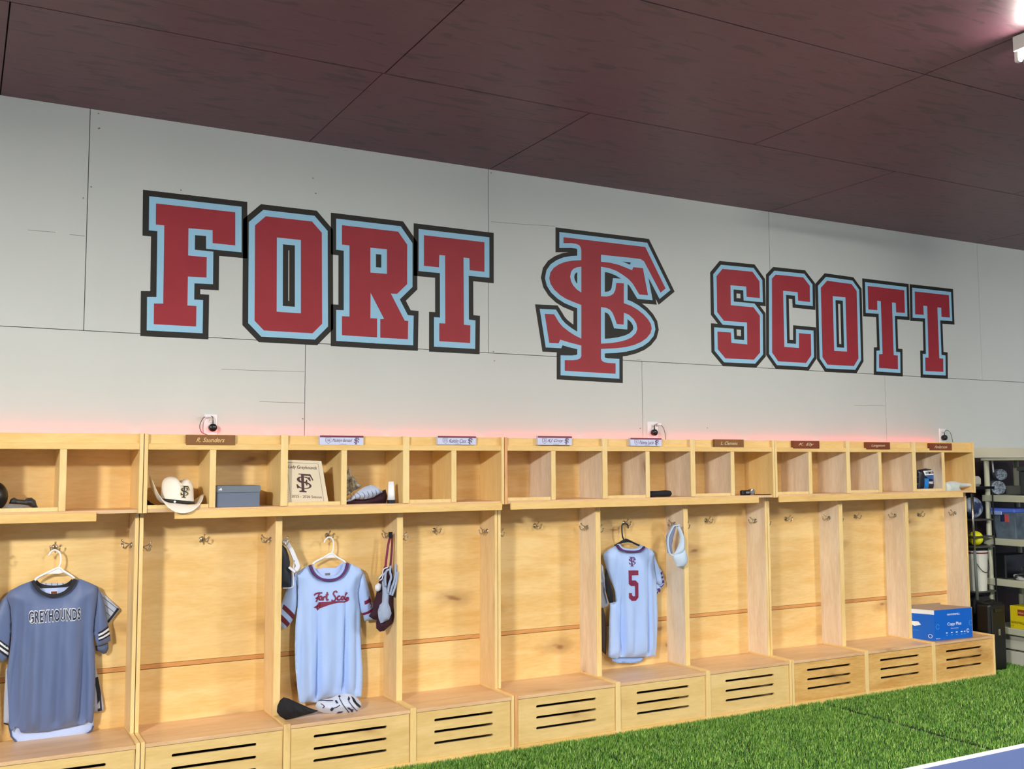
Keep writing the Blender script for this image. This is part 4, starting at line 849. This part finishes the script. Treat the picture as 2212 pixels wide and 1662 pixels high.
# shoe box
def shoebox():
    f = lambda P, y: crop(300, 1020, 7.9, P, y)
    yf = -.285; x0 = f([(1335, 0)], yf)[0][0]; x1 = f([(2068, 0)], yf)[0][0]; z0 = ZQ; z1 = f([(1600, 235)], yf)[0][1]; y1 = -.10
    t = thing('shoe_box', ((x0+x1)/2, -.2, z0), 'slate grey shoe box with three white bars on its lid, beside the cowboy hat', 'box')
    m_ = mat('slate_cardboard', (106, 118, 140), .6); m2 = mat('slate_lid', (112, 122, 136), .6)
    obj('tray', MB().box(x0, x1, yf, y1, z0, z1-.004, .001), m_, t)
    lid = obj('lid', MB().box(x0-.003, x1+.003, yf-.003, y1+.003, z1-.031, z1, .003), m2, t)
    plate('flap', smoothpoly([(x0-.003, z1-.036), (x1-.002, z1-.036), (x1+.003, z1-.028), (x1+.003, z1-.004), (x0-.003, z1-.004)], 0), [], yf-.003, yf-.005, m2, lid)
    bx = x0+.008; bz = z1-.024
    for i, hh in enumerate((.0045, .009, .0135)):
        a = bx+i*.0068; plate('bar', [(a, bz), (a+.0056, bz), (a+.0056-.3*hh, bz+hh), (a-.35*hh+.0004, bz+hh*.8)], [], yf-.005, yf-.0062, M['white_print'], lid)
shoebox()
# booklet
def booklet():
    f = lambda P, y=-.27: crop(610, 970, 8.193, P, y)
    y = -.272; q = f([(60,975),(822,965),(690,215),(80,195)], y)
    t = thing('wooden_plaque', ((q[0][0]+q[1][0])/2, y, ZQ), 'cream plaque reading Lady Greyhounds 2025 - 2026 Season leaning in a cubby', 'plaque')
    A, B_, C_, D_ = q; A = (A[0], ZQ+.001); B_ = (B_[0], ZQ+.001)
    plate('board', [A, B_, C_, D_], [], y+.014, y, mat('cream_card', (228, 214, 190), .5, (222, 208, 180), 3, .5), t)
    v, tr = ribbon(f([(92,240),(630,268),(738,955)], y), .0016); slab('border', v, tr, y, y-.0008, M['plate_ink'], t)
    v, tr = ribbon(f([(92,420),(155,945),(738,960)], y), .0012); slab('border', v, tr, y, y-.0008, M['plate_ink'], t)
    ink = mat('dark_maroon_ink', (72, 40, 44), .5)
    a, b, c = f([(105,360),(608,385),(105,285)], y); v, tr = fit('Lady Greyhounds', a, b, c, shear=.15, bold=.008); slab('lettering', v, tr, y, y-.001, ink, t)
    a, b, c = f([(165,862),(698,878),(160,815)], y); v, tr = fit('2025 - 2026 Season', a, b, c); slab('lettering', v, tr, y, y-.001, ink, t)
    a, b, c = f([(255,765),(560,780),(238,435)], y); v, tr = emblem_tris(a, b, c); slab('emblem', v, tr, y, y-.0012, ink, t)
booklet()
# folded jersey pile, plastic bag, lotion tube
f2 = lambda P, y: crop(610, 970, 8.193, P, y)
o = Cloth(f2([(1110,1000),(1112,900),(1250,890),(1450,900),(1650,830),(1720,770),(1850,720),(1880,850),(1850,980),(1500,985)], -.22), -.20, .06, [], .03).build('folded_trousers', M['maroon_cloth'], None, step=.008, back=.8)
rebase(o, (o.data.vertices[0].co.x, -.2, ZQ)); tag(o, 'folded dark maroon trousers under the striped jersey in the cubby with the lotion tube', 'trousers')
t = thing('folded_jersey', (f2([(1450, 800)], -.24)[0][0], -.24, ZQ+.02), 'folded pale blue jersey with dark pinstripes lying on the maroon trousers', 'jersey')
c_ = Cloth(f2([(1110,930),(1200,880),(1330,760),(1450,680),(1560,640),(1660,660),(1790,765),(1720,800),(1600,870),(1450,895),(1300,890),(1200,930),(1115,945)], -.24), -.235, .04, [], .02); c_.build('body', mat('pale_blue_cloth', (186, 200, 230), .7), t, step=.008)
for k in range(8):
    a = 1180+k*75; v, tr = ribbon(smoothline(f2([(a, 800-(k*12)), (a+40, 850-(k*6)), (a+35, 905-(k*4))], -.25)), .0018); c_.lay('pinstripe', v, tr, M['navy'], t, .0015)
o = Cloth(f2([(1110,850),(1112,520),(1150,400),(1170,300),(1200,370),(1225,470),(1310,540),(1330,600),(1410,640),(1370,700),(1260,740),(1200,800)], -.2), -.2, .045, [(f2([(1150,0)], -.2)[0][0], .01, .03, .1, 1.7, 1.5), (f2([(1200,0)], -.2)[0][0], .008, .03, .4, 1.65, 1.5)], .02).build('plastic_bag', mat('clear_crinkled_plastic', (226, 222, 208), .1, (128, 120, 108), 55, .3, .8, 70, trans=.45), None, step=.006)  # pale and dark mottling puts crinkle glints into the plastic's colour
rebase(o, (o.data.vertices[0].co.x, -.2, ZQ+.03)); tag(o, 'crinkled clear plastic bag on top of the folded striped jersey', 'bag')
lx = f2([(1935, 0)], -.28)[0][0]; zz = lambda v_: f2([(1935, v_)], -.28)[0][1]
t = thing('lotion_tube', (lx, -.28, ZQ), 'white lotion tube standing on its dark cap in the cubby right of the folded jersey', 'tube')
obj('cap', MB().lathe((lx, -.275, ZQ), [(.023, 0), (.024, .002), (.024, zz(905)-ZQ)], 20), M['navy'], t, smooth=False)
mb = MB(); n = 20; zs_ = [zz(905), zz(800), zz(700), zz(580)]
for i, z in enumerate(zs_):
    k = i/3
    for a in range(n): th = 2*math.pi*a/n; mb.v.append((lx+.023*(1-.25*k)*math.cos(th), -.275+.023*(1-.93*k)*math.sin(th), z))
for i in range(3):
    for a in range(n): mb.f.append((i*n+a, i*n+(a+1) % n, (i+1)*n+(a+1) % n, (i+1)*n+a))
mb.f += [tuple(range(n)), tuple(3*n+a for a in range(n))]
obj('body', mb, M['white_plastic'], t, smooth=True)
# left cubby: black helmet, grey cap with black goggles
f0 = lambda P, y: crop(0, 1030, 11.06, P, y)
hx, hz = f0([(-60, 600)], -.22)[0]
o = obj('batting_helmet', MB().ball((hx-.02, -.2, ZQ+.075), .075, 16, (.9, 1, 1)), mat('matte_black_helmet', (16, 18, 20), .4), None, smooth=True)
rebase(o, (hx-.02, -.2, ZQ)); tag(o, 'black batting helmet cut off by the left photo edge in the first cubby', 'helmet')
o = Cloth(f0([(20,860),(140,660),(300,655),(470,670),(620,680),(720,730),(820,790),(880,835),(600,850),(200,858)], -.24), -.235, .05, [], .025).build('knit_cap', mat('light_grey_knit', (150, 150, 152), .85, (120, 120, 122), 30, .5, .3, 120), None, step=.007, back=.9)
rebase(o, (o.data.vertices[0].co.x, -.235, ZQ)); tag(o, 'light grey cap lying beside the black helmet in the leftmost cubby', 'cap')
o = Cloth(f0([(210,650),(260,540),(340,500),(420,545),(590,560),(650,510),(760,505),(850,570),(880,680),(950,800),(870,840),(800,750),(680,690),(480,662),(300,655)], -.2), -.19, .045, [], .02).build('sunglasses_pouch', mat('black_grey_mesh', (40, 40, 46), .5, (90, 90, 92), 40, .35, .3, 80), None, step=.007, back=.6)
rebase(o, (o.data.vertices[0].co.x, -.19, ZQ+.02)); tag(o, 'black and grey crumpled pouch lying behind the light grey cap', 'pouch')
# rolled black socks, small clip, paper scrap
f5 = lambda P, y: crop(1060, 880, 4.096, P, y)
a = f5([(1398, 790)], -.26)[0]; b = f5([(1605, 790)], -.26)[0]
mb = MB().tube([(a[0], -.25, ZQ+.02), (a[0]+.008, -.25, ZQ+.021), (a[0]+.08, -.25, ZQ+.0215), (b[0]-.05, -.25, ZQ+.023), (b[0]-.012, -.25, ZQ+.021), (b[0], -.25, ZQ+.018)], [.014, .020, .020, .022, .020, .008], 16)
o = obj('rolled_socks', mb, M['dark'], None, smooth=True); rebase(o, (a[0]+.08, -.25, ZQ)); tag(o, 'rolled black socks lying in the cubby above the number five jersey', 'socks')
f7 = lambda P, y: crop(1580, 900, 3.5, P, y)
a = f7([(75, 590)], -.27)[0]; b = f7([(178, 590)], -.27)[0]; w = b[0]-a[0]
t = thing('action_camera', ((a[0]+b[0])/2, -.27, ZQ), 'small black and silver wrist device lying in the cubby under the brown name plate', 'gadget')
obj('body', MB().box(a[0]+.0, a[0]+w*.62, -.285, -.25, ZQ, ZQ+.034, .006), M['blk_plastic'], t)
obj('dial', MB().lathe((b[0]-w*.28, -.287, ZQ+.022), [(.021, .03), (.022, 0), (.014, -.003)], 20, 'y'), M['chrome'], t, smooth=False)
obj('window', MB().box(a[0]+w*.25, a[0]+w*.5, -.2865, -.285, ZQ+.012, ZQ+.026, .001), M['chrome'], t)
obj('strap', MB().box(b[0]-w*.1, b[0]+w*1.0, -.30, -.27, ZQ, ZQ+.004, .001), mat('dark_grey_strap', (60, 62, 70), .6), t)
q = [W(1580+x/3.5, 900+y/3.5, -.12) for x, y in ((1034,410),(1050,408),(1055,445),(1036,448))]
# blue glove package and white tape
f9 = lambda P, y: crop(1940, 960, 12.29, P, y)
y = -.20; P = f9([(500,1250),(965,1240),(930,670),(740,640),(505,690)], y); P[0] = (P[0][0], ZQ+.001); P[1] = (P[1][0], ZQ+.001)
t = thing('glove_package', ((P[0][0]+P[1][0])/2, y, ZQ), 'blue and black retail package with a white header standing in a cubby at the right', 'package')
bp = Cloth(P, y, .03, [], .02); bp.build('pouch', mat('black_foil', (20, 24, 38), .3), t, step=.008)
bp.decal('header', f9([(620,710),(905,690),(915,810),(635,830)], y), M['white_print'], t, .002)
bp.decal('panel', f9([(620,910),(730,910),(745,1240),(630,1245)], y), mat('bright_blue_foil', (24, 130, 214), .3), t, .002)
bp.decal('panel', f9([(640,840),(915,815),(925,1000),(880,1100),(830,930),(740,920)], y), mat('mid_blue_foil', (40, 90, 160), .3), t, .0025)
A, B_, C = f9([(665,800),(880,775),(665,735)], y); v, tr = fit('OTRINGER', A, B_, C, bold=.01); bp.lay('lettering', v, tr, M['blk_plastic'], t, .0045)
A, B_, C = f9([(735,1050),(845,1050),(735,990)], y); v, tr = fit('WRIST', A, B_, C); bp.lay('lettering', v, tr, M['white_print'], t, .004)
o = Cloth(f9([(1270,1090),(1275,1020),(1400,985),(1500,975),(1700,1020),(1850,1030),(2000,1040),(2015,1090),(1930,1140),(1700,1160),(1640,1150),(1720,1250),(1700,1320),(1620,1310),(1500,1290),(1330,1300),(1285,1280)], -.28), -.27, .04, [], .02).build('plastic_bag', mat('white_thin_plastic', (224, 228, 226), .4, (196, 214, 208), 20, .5, .3, 50), None, step=.007, back=.8)
rebase(o, (o.data.vertices[0].co.x, -.27, ZQ)); tag(o, 'crumpled white plastic bag in the last cubby at the right end', 'bag')
# ------------------------------------------------------------------ right-hand corner: shelves and stored gear
M['shelfp'] = mat('sage_beige_plastic', (196, 198, 176), .5, (186, 190, 170), 3, .5)
SX, SY0, SY1, SD = 7.15, -.075, -.99, .45
t = thing('storage_shelf', (SX+SD/2, (SY0+SY1)/2, 0), 'beige plastic storage shelf unit at the right end of the lockers', 'shelf')
for z in (1.735, 1.425, 1.062, .722, .33):
    th = .018 if z > 1.7 else .055
    obj('shelf_board', MB().box(SX, SX+SD, SY1, SY0, z-th, z, .004), M['shelfp'], t)
for yy in (SY0-.035, SY1+.035):
    for xx in (SX+.03, SX+SD-.03): obj('post', MB().tube([(xx, yy, .007), (xx, yy, 1.72)], .022, 14), M['shelfp'], t, smooth=True)
M['grey_tote'] = mat('dark_grey_tote', (52, 60, 62), .5)
t = thing('storage_tote', (7.35, -.62, 1.427), 'dark grey tote box on the upper shelf of the storage unit', 'tote')
obj('body', MB().box(7.20, 7.52, -.86, -.40, 1.427, 1.63, .01), M['grey_tote'], t); obj('lid', MB().box(7.185, 7.535, -.875, -.385, 1.63, 1.665, .006), mat('tote_lid', (60, 68, 68), .5), t)
for yy in (-.46, -.52): obj('latch', MB().box(7.194, 7.20, yy-.022, yy+.022, 1.43, 1.475, .003), M['blk_plastic'], t)
mspk = mat('speckled_blue_grey', (150, 166, 184), .6, (60, 70, 92), 70, .25)
for u_, v_, xx, r_, lb in ((2157, 1054, 7.23, .0, 'speckled blue-grey foam roller seen end-on, lower of the two'), (2163, 1026, 7.29, .0, 'speckled blue-grey foam roller, upper of the two beside the grey tote')):
    c_ = on_x(u_, v_, xx); r_ = .049 if v_ > 1040 else .047
    if v_ > 1040: r_ = c_[2]-1.428; zlow = c_
    o = obj('foam_roller', MB().tube([(c_[0], c_[1], c_[2]), (c_[0]+.001, c_[1]+.0013, c_[2]), (c_[0]+.11, c_[1]+.085+.04, c_[2])], [r_*.97, r_, r_], 24), mspk, None)
    rebase(o, (c_[0], c_[1], c_[2]-r_)); tag(o, lb, 'foam roller', 'speckled foam rollers on the upper shelf')
o = obj('cardboard_box', MB().box(7.42, 7.56, -.36, -.11, 1.427, 1.50, .004), mat('grey_cloth_box', (120, 122, 116), .7)); rebase(o, (7.49, -.2, 1.427)); tag(o, 'small grey box on the upper shelf beside the foam rollers', 'box')
# clear tub with blue lid
t = thing('clear_tub', (7.32, -.35, 1.064), 'translucent grey tub with a bright blue lid on the middle shelf', 'tub')
mb = MB(); x0, x1, y0, y1 = 7.175, 7.50, -.36, -.15
zz0, zz1 = 1.064, 1.28
mb.add([(x0+.02, y0+.02, zz0), (x1-.02, y0+.02, zz0), (x1-.02, y1-.02, zz0), (x0+.02, y1-.02, zz0), (x0, y0, zz1), (x1, y0, zz1), (x1, y1, zz1), (x0, y1, zz1)], [(0, 3, 2, 1), (4, 5, 6, 7), (0, 1, 5, 4), (1, 2, 6, 5), (2, 3, 7, 6), (3, 0, 4, 7)])
obj('body', mb, mat('translucent_grey', (110, 128, 146), .2, (74, 88, 104), 12, .5, alpha=1), t)
lid = obj('lid', MB().box(x0-.01, x1+.01, y0-.005, y1+.012, zz1, zz1+.035, .006), mat('royal_blue_lid', (84, 116, 226), .35), t)
obj('handle', MB().box(x0-.018, x0-.008, y1-.10, y1+.0, zz1-.02, zz1+.012, .003), mat('pale_blue_latch', (150, 170, 220), .4), t)
obj('sticker', MB().box(x0+.0005, x0+.006, -.30, -.265, 1.20, 1.265), mat('red_sticker', (196, 84, 84), .5), t)
obj('sticker', MB().box(x0+.0005, x0+.006, -.262, -.225, 1.205, 1.265), mat('navy_sticker', (30, 40, 84), .5), t)
o = obj('equipment_bag', MB().ball((7.36, -.53, 1.15), .12, 12, (1, .8, .75)), M['dark'], smooth=True); rebase(o, (7.36, -.5, 1.064)); tag(o, 'black rounded bag on the middle shelf right of the clear tub', 'bag')
o = obj('speaker', MB().box(7.20, 7.45, -.24, -.13, .723, .93, .01), M['blk_plastic']); rebase(o, (7.3, -.16, .723)); tag(o, 'black box standing on the lower middle shelf behind the post', 'box')
o = obj('plastic_crate', MB().box(7.2, 7.5, -.78, -.30, .723, .77, .008).box(7.2, 7.5, -.78, -.38, .80, .84, .008).box(7.25, 7.45, -.7, -.45, .77, .80), mat('black_white_gear', (30, 32, 36), .4, (190, 196, 200), 14, .12)); rebase(o, (7.35, -.5, .723)); tag(o, 'stacked black and white printed gear trays on the lower shelf', 'gear tray')
# yellow carton on the bottom shelf
t = thing('yellow_carton', (7.3, -.37, .331), 'yellow carton with a red label on the lowest shelf', 'carton')
bx = obj('body', MB().box(7.16, 7.42, -.66, -.29, .331, .515, .002), mat('yellow_card', (226, 206, 20), .5), t)
obj('label', MB().box(7.1588, 7.16, -.42, -.36, .44, .49), mat('red_brown_label', (150, 60, 24), .5), t)
def onx(name, text, x, ya, yb, z0, z1, m_, par):
    v, tr = fit(text, (0, 0), (1, 0), (0, 1)); mb = MB(); n = len(v)
    for dx in (0, .0008): mb.v += [(x-dx, ya+(yb-ya)*p[0], z0+(z1-z0)*p[1]) for p in v]
    mb.f = list(tr)+[tuple(i+n for i in q)[::-1] for q in tr]; return obj(name, mb, m_, par)
onx('lettering', 'wilson', 7.1588, -.365, -.415, .455, .475, M['cream'], t)
onx('lettering', 'BLEMSOFTBALLS', 7.16, -.30, -.42, .372, .390, mat('black_ink', (30, 28, 16), .5), t); onx('lettering', '12"', 7.16, -.30, -.325, .345, .358, mat('black_ink', (30, 28, 16), .5), t)
o = obj('softball', MB().ball((7.25, -.43, .515+.045), .045, 12), mat('neon_green_ball', (196, 222, 60), .6), smooth=True); rebase(o, (7.25, -.43, .515)); tag(o, 'neon yellow-green softball on top of the yellow carton', 'ball')
t = thing('white_drawer_box', (7.6, -.2, 0), 'white plastic two-tier box standing on the turf under the lowest shelf', 'box')
for z0, z1 in ((.008, .125), (.14, .262)): obj('tier', MB().box(7.24, 7.58, -.93, -.16, z0, z1, .005), mat('offwhite_plastic', (214, 214, 200), .45), t)
# suitcase / speaker case on the turf
def suitcase():
    x0, x1, y0, y1, z1 = 6.80, 7.010, -.365, -.222, .56
    t = thing('hard_case', ((x0+x1)/2, (y0+y1)/2, 0), 'tall glossy black rolling case standing at the right end of the lockers', 'case')
    m_ = mat('glossy_black_shell', (8, 9, 13), .42)
    o = obj('shell', MB().box(x0, x1, y0, y1, .012, z1, .02), m_, t); bv = o.modifiers.new('bevel', 'BEVEL'); bv.width = .012; bv.segments = 3
    obj('top_handle', MB().tube(smoothline([(x0+.05, -.29, z1), (x0+.055, -.29, z1+.012), (x1-.055, -.29, z1+.012), (x1-.05, -.29, z1)], 3), .006, 8), m_, t)
    obj('latch', MB().box(x0+.06, x1-.06, y0-.006, y0, z1-.075, z1-.045, .003), M['blk_plastic'], t)
    obj('rib', MB().box(x0+.02, x0+.03, y0-.004, y0, .05, z1-.05, .002), mat('dark_rib', (40, 44, 54), .3), t)
    obj('badge', MB().box(x0+.10, x0+.125, y0-.002, y0, .30, .35), M['chrome'], t)
    for xx in (x0+.03, x1-.03):
        for yy in (y0+.04, y1-.04): obj('wheel', MB().lathe((xx-.008, yy, .028), [(.02, 0), (.02, .016)], 14, 'x'), M['blk_plastic'], t)
suitcase()
# gear in the gap between lockers and shelf
o = obj('equipment_bag', MB().ball((6.99, -.10, 1.32), .10, 12, (1, .7, .9)), mat('navy_printed_bag', (24, 40, 84), .6, (170, 186, 210), 12, .12), smooth=True); rebase(o, (6.99, -.1, 1.23)); tag(o, 'navy bag with white print hanging on the wall behind the silver pole', 'bag')
o = obj('towel_stack', MB().box(6.88, 7.12, -.11, -.01, 1.50, 1.585, .02), mat('off_white_cloth', (196, 196, 184), .8, bump=.3, bscale=20)); rebase(o, (7, -.1, 1.5)); tag(o, 'off-white folded cloth behind the top of the shelf post', 'cloth')
o = obj('wall_shelf', MB().box(6.87, 7.14, -.21, -.003, 1.478, 1.50, .002), M['blk_plastic']); rebase(o, (7, -.05, 1.478)); tag(o, 'black wall board carrying the off-white folded cloth', 'shelf')
t = thing('wire_rack', (7.0, -.1, 0), 'dark wire rack in the gap between lockers and plastic shelves', 'rack')
for z in (1.215, 1.075, .99, .62): obj('rack_shelf', MB().box(6.87, 7.13, -.20, -.003, z, z+.012, .002), mat('rack_metal', (96, 96, 92), .4, metal=.6), t)
for xx, yy in ((6.875, -.197), (7.125, -.197), (6.875, -.02), (7.125, -.02)): obj('rack_post', MB().tube([(xx, yy, .007), (xx, yy, 1.45)], .006, 8), M['blk_plastic'], t)
o = obj('ball', MB().ball((6.99, -.12, 1.003+.062), .06, 12), mat('yellow_ball', (224, 226, 30), .6), smooth=True); rebase(o, (6.99, -.12, 1.003)); tag(o, 'bright yellow ball on the wire rack behind the silver pole', 'ball')
t = thing('bucket', (6.99, -.115, .633), 'white bucket with a dark maroon lid on the wire rack', 'bucket')
obj('pail', MB().lathe((6.99, -.115, .633), [(.078, 0), (.092, .30), (.092, .33)], 28), mat('white_bucket', (206, 208, 200), .45), t, smooth=False)
obj('rim', MB().lathe((6.99, -.115, .94), [(.094, 0), (.096, .012)], 28), M['maroon_d'], t)
mb = MB().tube(smoothline([(6.90, -.16, .90), (6.95, -.205, .80), (7.03, -.205, .80), (7.08, -.16, .90)], 4), .003, 8); obj('handle', mb, M['blk_plastic'], t)
A = on_y(2100, 1072, -.24); B_ = on_y(2113, 1308, -.24)
t = thing('metal_pole', (B_[0], -.25, .56), 'silver and grey pole leaning upright between the lockers and the shelf post', 'pole')
m0 = (np.array(A)+np.array(B_))/2
obj('shaft', MB().tube([(A[0], -.235, 1.445), (m0[0], -.235, m0[2])], .009, 12), M['chrome'], t, smooth=True)
obj('grip', MB().tube([(m0[0], -.235, m0[2]), (B_[0], -.235, .575)], [.011, .013], 12), mat('grey_green_grip', (92, 104, 100), .6), t, smooth=True)
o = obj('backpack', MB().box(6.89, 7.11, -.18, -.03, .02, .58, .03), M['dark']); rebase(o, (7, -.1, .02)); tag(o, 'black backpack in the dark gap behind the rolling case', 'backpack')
o = obj('rod', MB().tube([tuple(on_x(2143.5, 994, 7.3)), tuple(on_x(2146, 1021, 7.3))], .007, 10), M['white_plastic'], smooth=True); rebase(o, tuple(o.data.vertices[0].co)); tag(o, 'short white rod hanging under the top shelf board', 'rod')
# ------------------------------------------------------------------ turf
def turf():
    m, nt, b = newmat('grass_blade'); N = nt.nodes.new; L = nt.links.new
    at = N('ShaderNodeAttribute'); at.attribute_name = 'shade'; rp = N('ShaderNodeValToRGB'); e = rp.color_ramp.elements
    e[0].position = 0; e[0].color = lin((26, 74, 12)); e[1].position = 1; e[1].color = lin((182, 216, 110)); q = e.new(.5); q.color = lin((94, 152, 50))
    L(at.outputs['Fac'], rp.inputs['Fac']); L(rp.outputs['Color'], b.inputs['Base Color']); b.inputs['Roughness'].default_value = .45
    base = mat('turf_backing', (34, 66, 26), .9, (24, 48, 20), 60, .6)
    seams = [-1.25, .782, 2.815, 4.850, 6.885, 9.2]
    labs = ['green artificial turf strip at the bottom left of the floor', 'green artificial turf strip left of the faint seam', 'green artificial turf strip between the two seams', 'green artificial turf strip right of the dark open seam', 'green artificial turf strip under the storage shelves']
    for i, (a, b_) in enumerate(zip(seams, seams[1:])):
        g0 = .008 if abs(a-2.815) < .01 else .024; g1 = .008 if abs(b_-2.815) < .01 else .024
        if i >= 3 and a > 6: g0 = 0
        if abs(b_-6.885) < .01: g1 = 0
        tb = MB().box(a+g0, b_-g1, -4.5, -D2-.001 if a < 6 else 0, -.003, .006)
        if i == 3: tb.box(6.775, b_-g1, -D2-.001, 0, -.003, .006)
        t = obj('turf_strip', tb, base); rebase(t, ((a+b_)/2, -1.5, 0))
        if i == 3 or i == 4: pass
        tag(t, labs[i], 'turf', 'artificial turf strips')
        n = int((b_-a)*34000*(1.15 if i >= 1 else .3))
        xs = rng.uniform(a+g0, b_-g1, n); ylo = -3.3
        ys = -D2-.004-(3.3-D2)*rng.random(n)**1.25
        if a > 4: # turf also runs behind the last locker
            k = rng.random(n) < (.16 if a < 6 else .3); xs = np.where(k, rng.uniform(max(6.79, a), b_, n), xs); ys = np.where(k, rng.uniform(-D2, -.01, n), ys)
        # keep only what the lens (and a step to each side) can see
        dx, dy = xs-CAM[0], ys-CAM[1]; f_ = dx*_f[0]+dy*_f[1]+(0-CAM[2])*_f[2]; rr = dx*_r[0]+dy*_r[1]+(0-CAM[2])*_r[2]; uu = dx*_u[0]+dy*_u[1]+(0-CAM[2])*_u[2]
        vis = (f_ > 1) & (rr/f_ < .62) & (rr/f_ > -.62) & (uu/f_ > -.46)
        xs, ys = xs[vis], ys[vis]; n = len(xs)
        if n < 3: continue
        ang = rng.uniform(0, 2*math.pi, n); lean = rng.uniform(.002, .014, n); la = rng.normal(.4, 1.4, n); h = rng.uniform(.018, .032, n); w_ = rng.uniform(.0016, .0030, n)
        # clumps
        cl = np.sin(xs*41+np.sin(ys*37)*2)*np.sin(ys*47+np.sin(xs*29)*2); h = h*(1+.18*cl)
        V = np.zeros((n*4, 3)); cx, sx = np.cos(ang)*w_, np.sin(ang)*w_
        V[0::4] = np.stack([xs-cx, ys-sx, np.full(n, .004)], 1); V[1::4] = np.stack([xs+cx, ys+sx, np.full(n, .004)], 1)
        mx_, my_ = np.cos(la)*lean, np.sin(la)*lean
        V[2::4] = np.stack([xs+cx*.8+mx_*.4, ys+sx*.8+my_*.4, h*.6], 1); V[3::4] = np.stack([xs+mx_, ys+my_, h], 1)
        off = np.array(t.location); V -= off
        F = np.zeros((n*2, 3), np.int32); i4 = np.arange(n)*4; F[0::2] = np.stack([i4, i4+1, i4+2], 1); F[1::2] = np.stack([i4, i4+2, i4+3], 1)
        me = bpy.data.meshes.new('grass_pile'); me.vertices.add(n*4); me.vertices.foreach_set('co', V.ravel().astype(np.float32))
        me.loops.add(n*6); me.loops.foreach_set('vertex_index', F.ravel()); me.polygons.add(n*2); me.polygons.foreach_set('loop_start', np.arange(n*2, dtype=np.int32)*3); me.polygons.foreach_set('loop_total', np.full(n*2, 3, np.int32))
        sh_ = np.clip(rng.normal(.5, .22, n)+.12*cl, 0, 1)
        att = me.attributes.new('shade', 'FLOAT', 'POINT'); att.data.foreach_set('value', np.repeat(sh_, 4).astype(np.float32))
        me.update(); me.validate(); link('grass_pile', me, t, m, kind='stuff')
turf()
# ------------------------------------------------------------------ blue table in the foreground
t = thing('table_tennis_table', (2.1, -4.36, 0), 'blue table top with a white edge line in the bottom right corner', 'table')
tx0, tx1, ty1, ty0, tz = .75, 3.49, -3.60, -5.125, .76
obj('table_top', MB().box(tx0, tx1, ty0, ty1, tz-.02, tz, .002), mat('periwinkle_blue_top', (74, 94, 146), .4), t)
ln = MB(); lw = .027
ln.box(tx0, tx1, ty1-lw, ty1+.0004, tz-.02, tz+.0008); ln.box(tx0, tx1, ty0, ty0+lw, tz, tz+.0008); ln.box(tx0, tx0+lw, ty0, ty1, tz, tz+.0006); ln.box(tx1-lw, tx1, ty0, ty1, tz, tz+.0006)
obj('edge_line', ln, mat('white_line_paint', (236, 238, 240), .4), t)
obj('apron', MB().box(tx0+.1, tx1-.1, ty0+.1, ty0+.13, tz-.07, tz-.02).box(tx0+.1, tx1-.1, ty1-.13, ty1-.1, tz-.07, tz-.02), M['blk_plastic'], t)
for xx in (tx0+.3, tx1-.3):
    for yy in (ty0+.2, ty1-.2): obj('leg', MB().box(xx-.02, xx+.02, yy-.02, yy+.02, .007, tz-.02, .003), M['blk_plastic'], t)
# ------------------------------------------------------------------ ceiling lamps
tube_m = mat('fluorescent_tube', (255, 250, 236), .4, emit=(255, 248, 232), estr=1)
TE = 190.
def lamp(x, y0, y1, lab, k=1., hood=False):
    t = thing('ceiling_light', (x, (y0+y1)/2, ZC-.07), lab, 'ceiling light', 'fluorescent ceiling lights')
    hs = mat('white_enamel', (232, 232, 226), .4)
    obj('housing', MB().box(x-.055, x+.055, y0, y1, ZC-.075, ZC-.002, .004), hs, t)
    m_ = mat('fluorescent_tube', (255, 250, 236), .4, emit=(255, 250, 240), estr=TE*k)
    if hood:  # added skirt round the tubes, cuts their light on the upper wall
        hb = MB(); z0_, z1_ = ZC-.110, ZC-.006
        for xx in (x-.13, x+.126): hb.box(xx, xx+.004, y0-.03, y1+.03, z0_, z1_)
        for yy in (y0-.034, y1+.03): hb.box(x-.13, x+.13, yy, yy+.004, z0_, z1_)
        obj('added_skirt', hb, hs, t)
    for s in (-1, 1):
        obj('tube', MB().tube([(x+s*.034, y0+.03, ZC-.098), (x+s*.034, y1-.03, ZC-.098)], .0165, 12), m_, t, smooth=True)
        for yy in (y0, y1-.025): obj('socket', MB().box(x+s*.034-.014, x+s*.034+.014, yy, yy+.025, ZC-.122, ZC-.07, .004), hs, t)
lamp(3.66, -4.2, -2.98, 'white fluorescent ceiling light at the top right corner', .8)
lamp(-4.0, -6.9, -5.7, 'white fluorescent ceiling light with an added light-blocking skirt, far left of the room', 20, True)
lamp(2.4, -6.9, -5.7, 'added fill light with fluorescent tubes on the ceiling, above and right of the camera', 6.5)  # unseen lamp added as fill for the middle and right of the wall
lamp(6.6, -5.4, -4.2, 'added fill light with fluorescent tubes on the ceiling, furthest right', 5.5)  # unseen lamp added to brighten the right end of the wall
# ------------------------------------------------------------------ world and view
w = bpy.data.worlds.new('world'); S.world = w; w.use_nodes = True
bg = w.node_tree.nodes['Background']; bg.inputs[0].default_value = (.80, .91, 1.08, 1); bg.inputs[1].default_value = .46
S.view_settings.view_transform = 'Standard'; S.view_settings.look = 'None'; S.view_settings.gamma = 1; S.view_settings.exposure = -0.30; S.view_settings.use_curve_mapping = False
S.cycles.use_denoising = True; S.cycles.use_adaptive_sampling = True; S.cycles.adaptive_threshold = .025
S.cycles.max_bounces = 6; S.cycles.diffuse_bounces = 4; S.cycles.glossy_bounces = 3; S.cycles.sample_clamp_indirect = 8
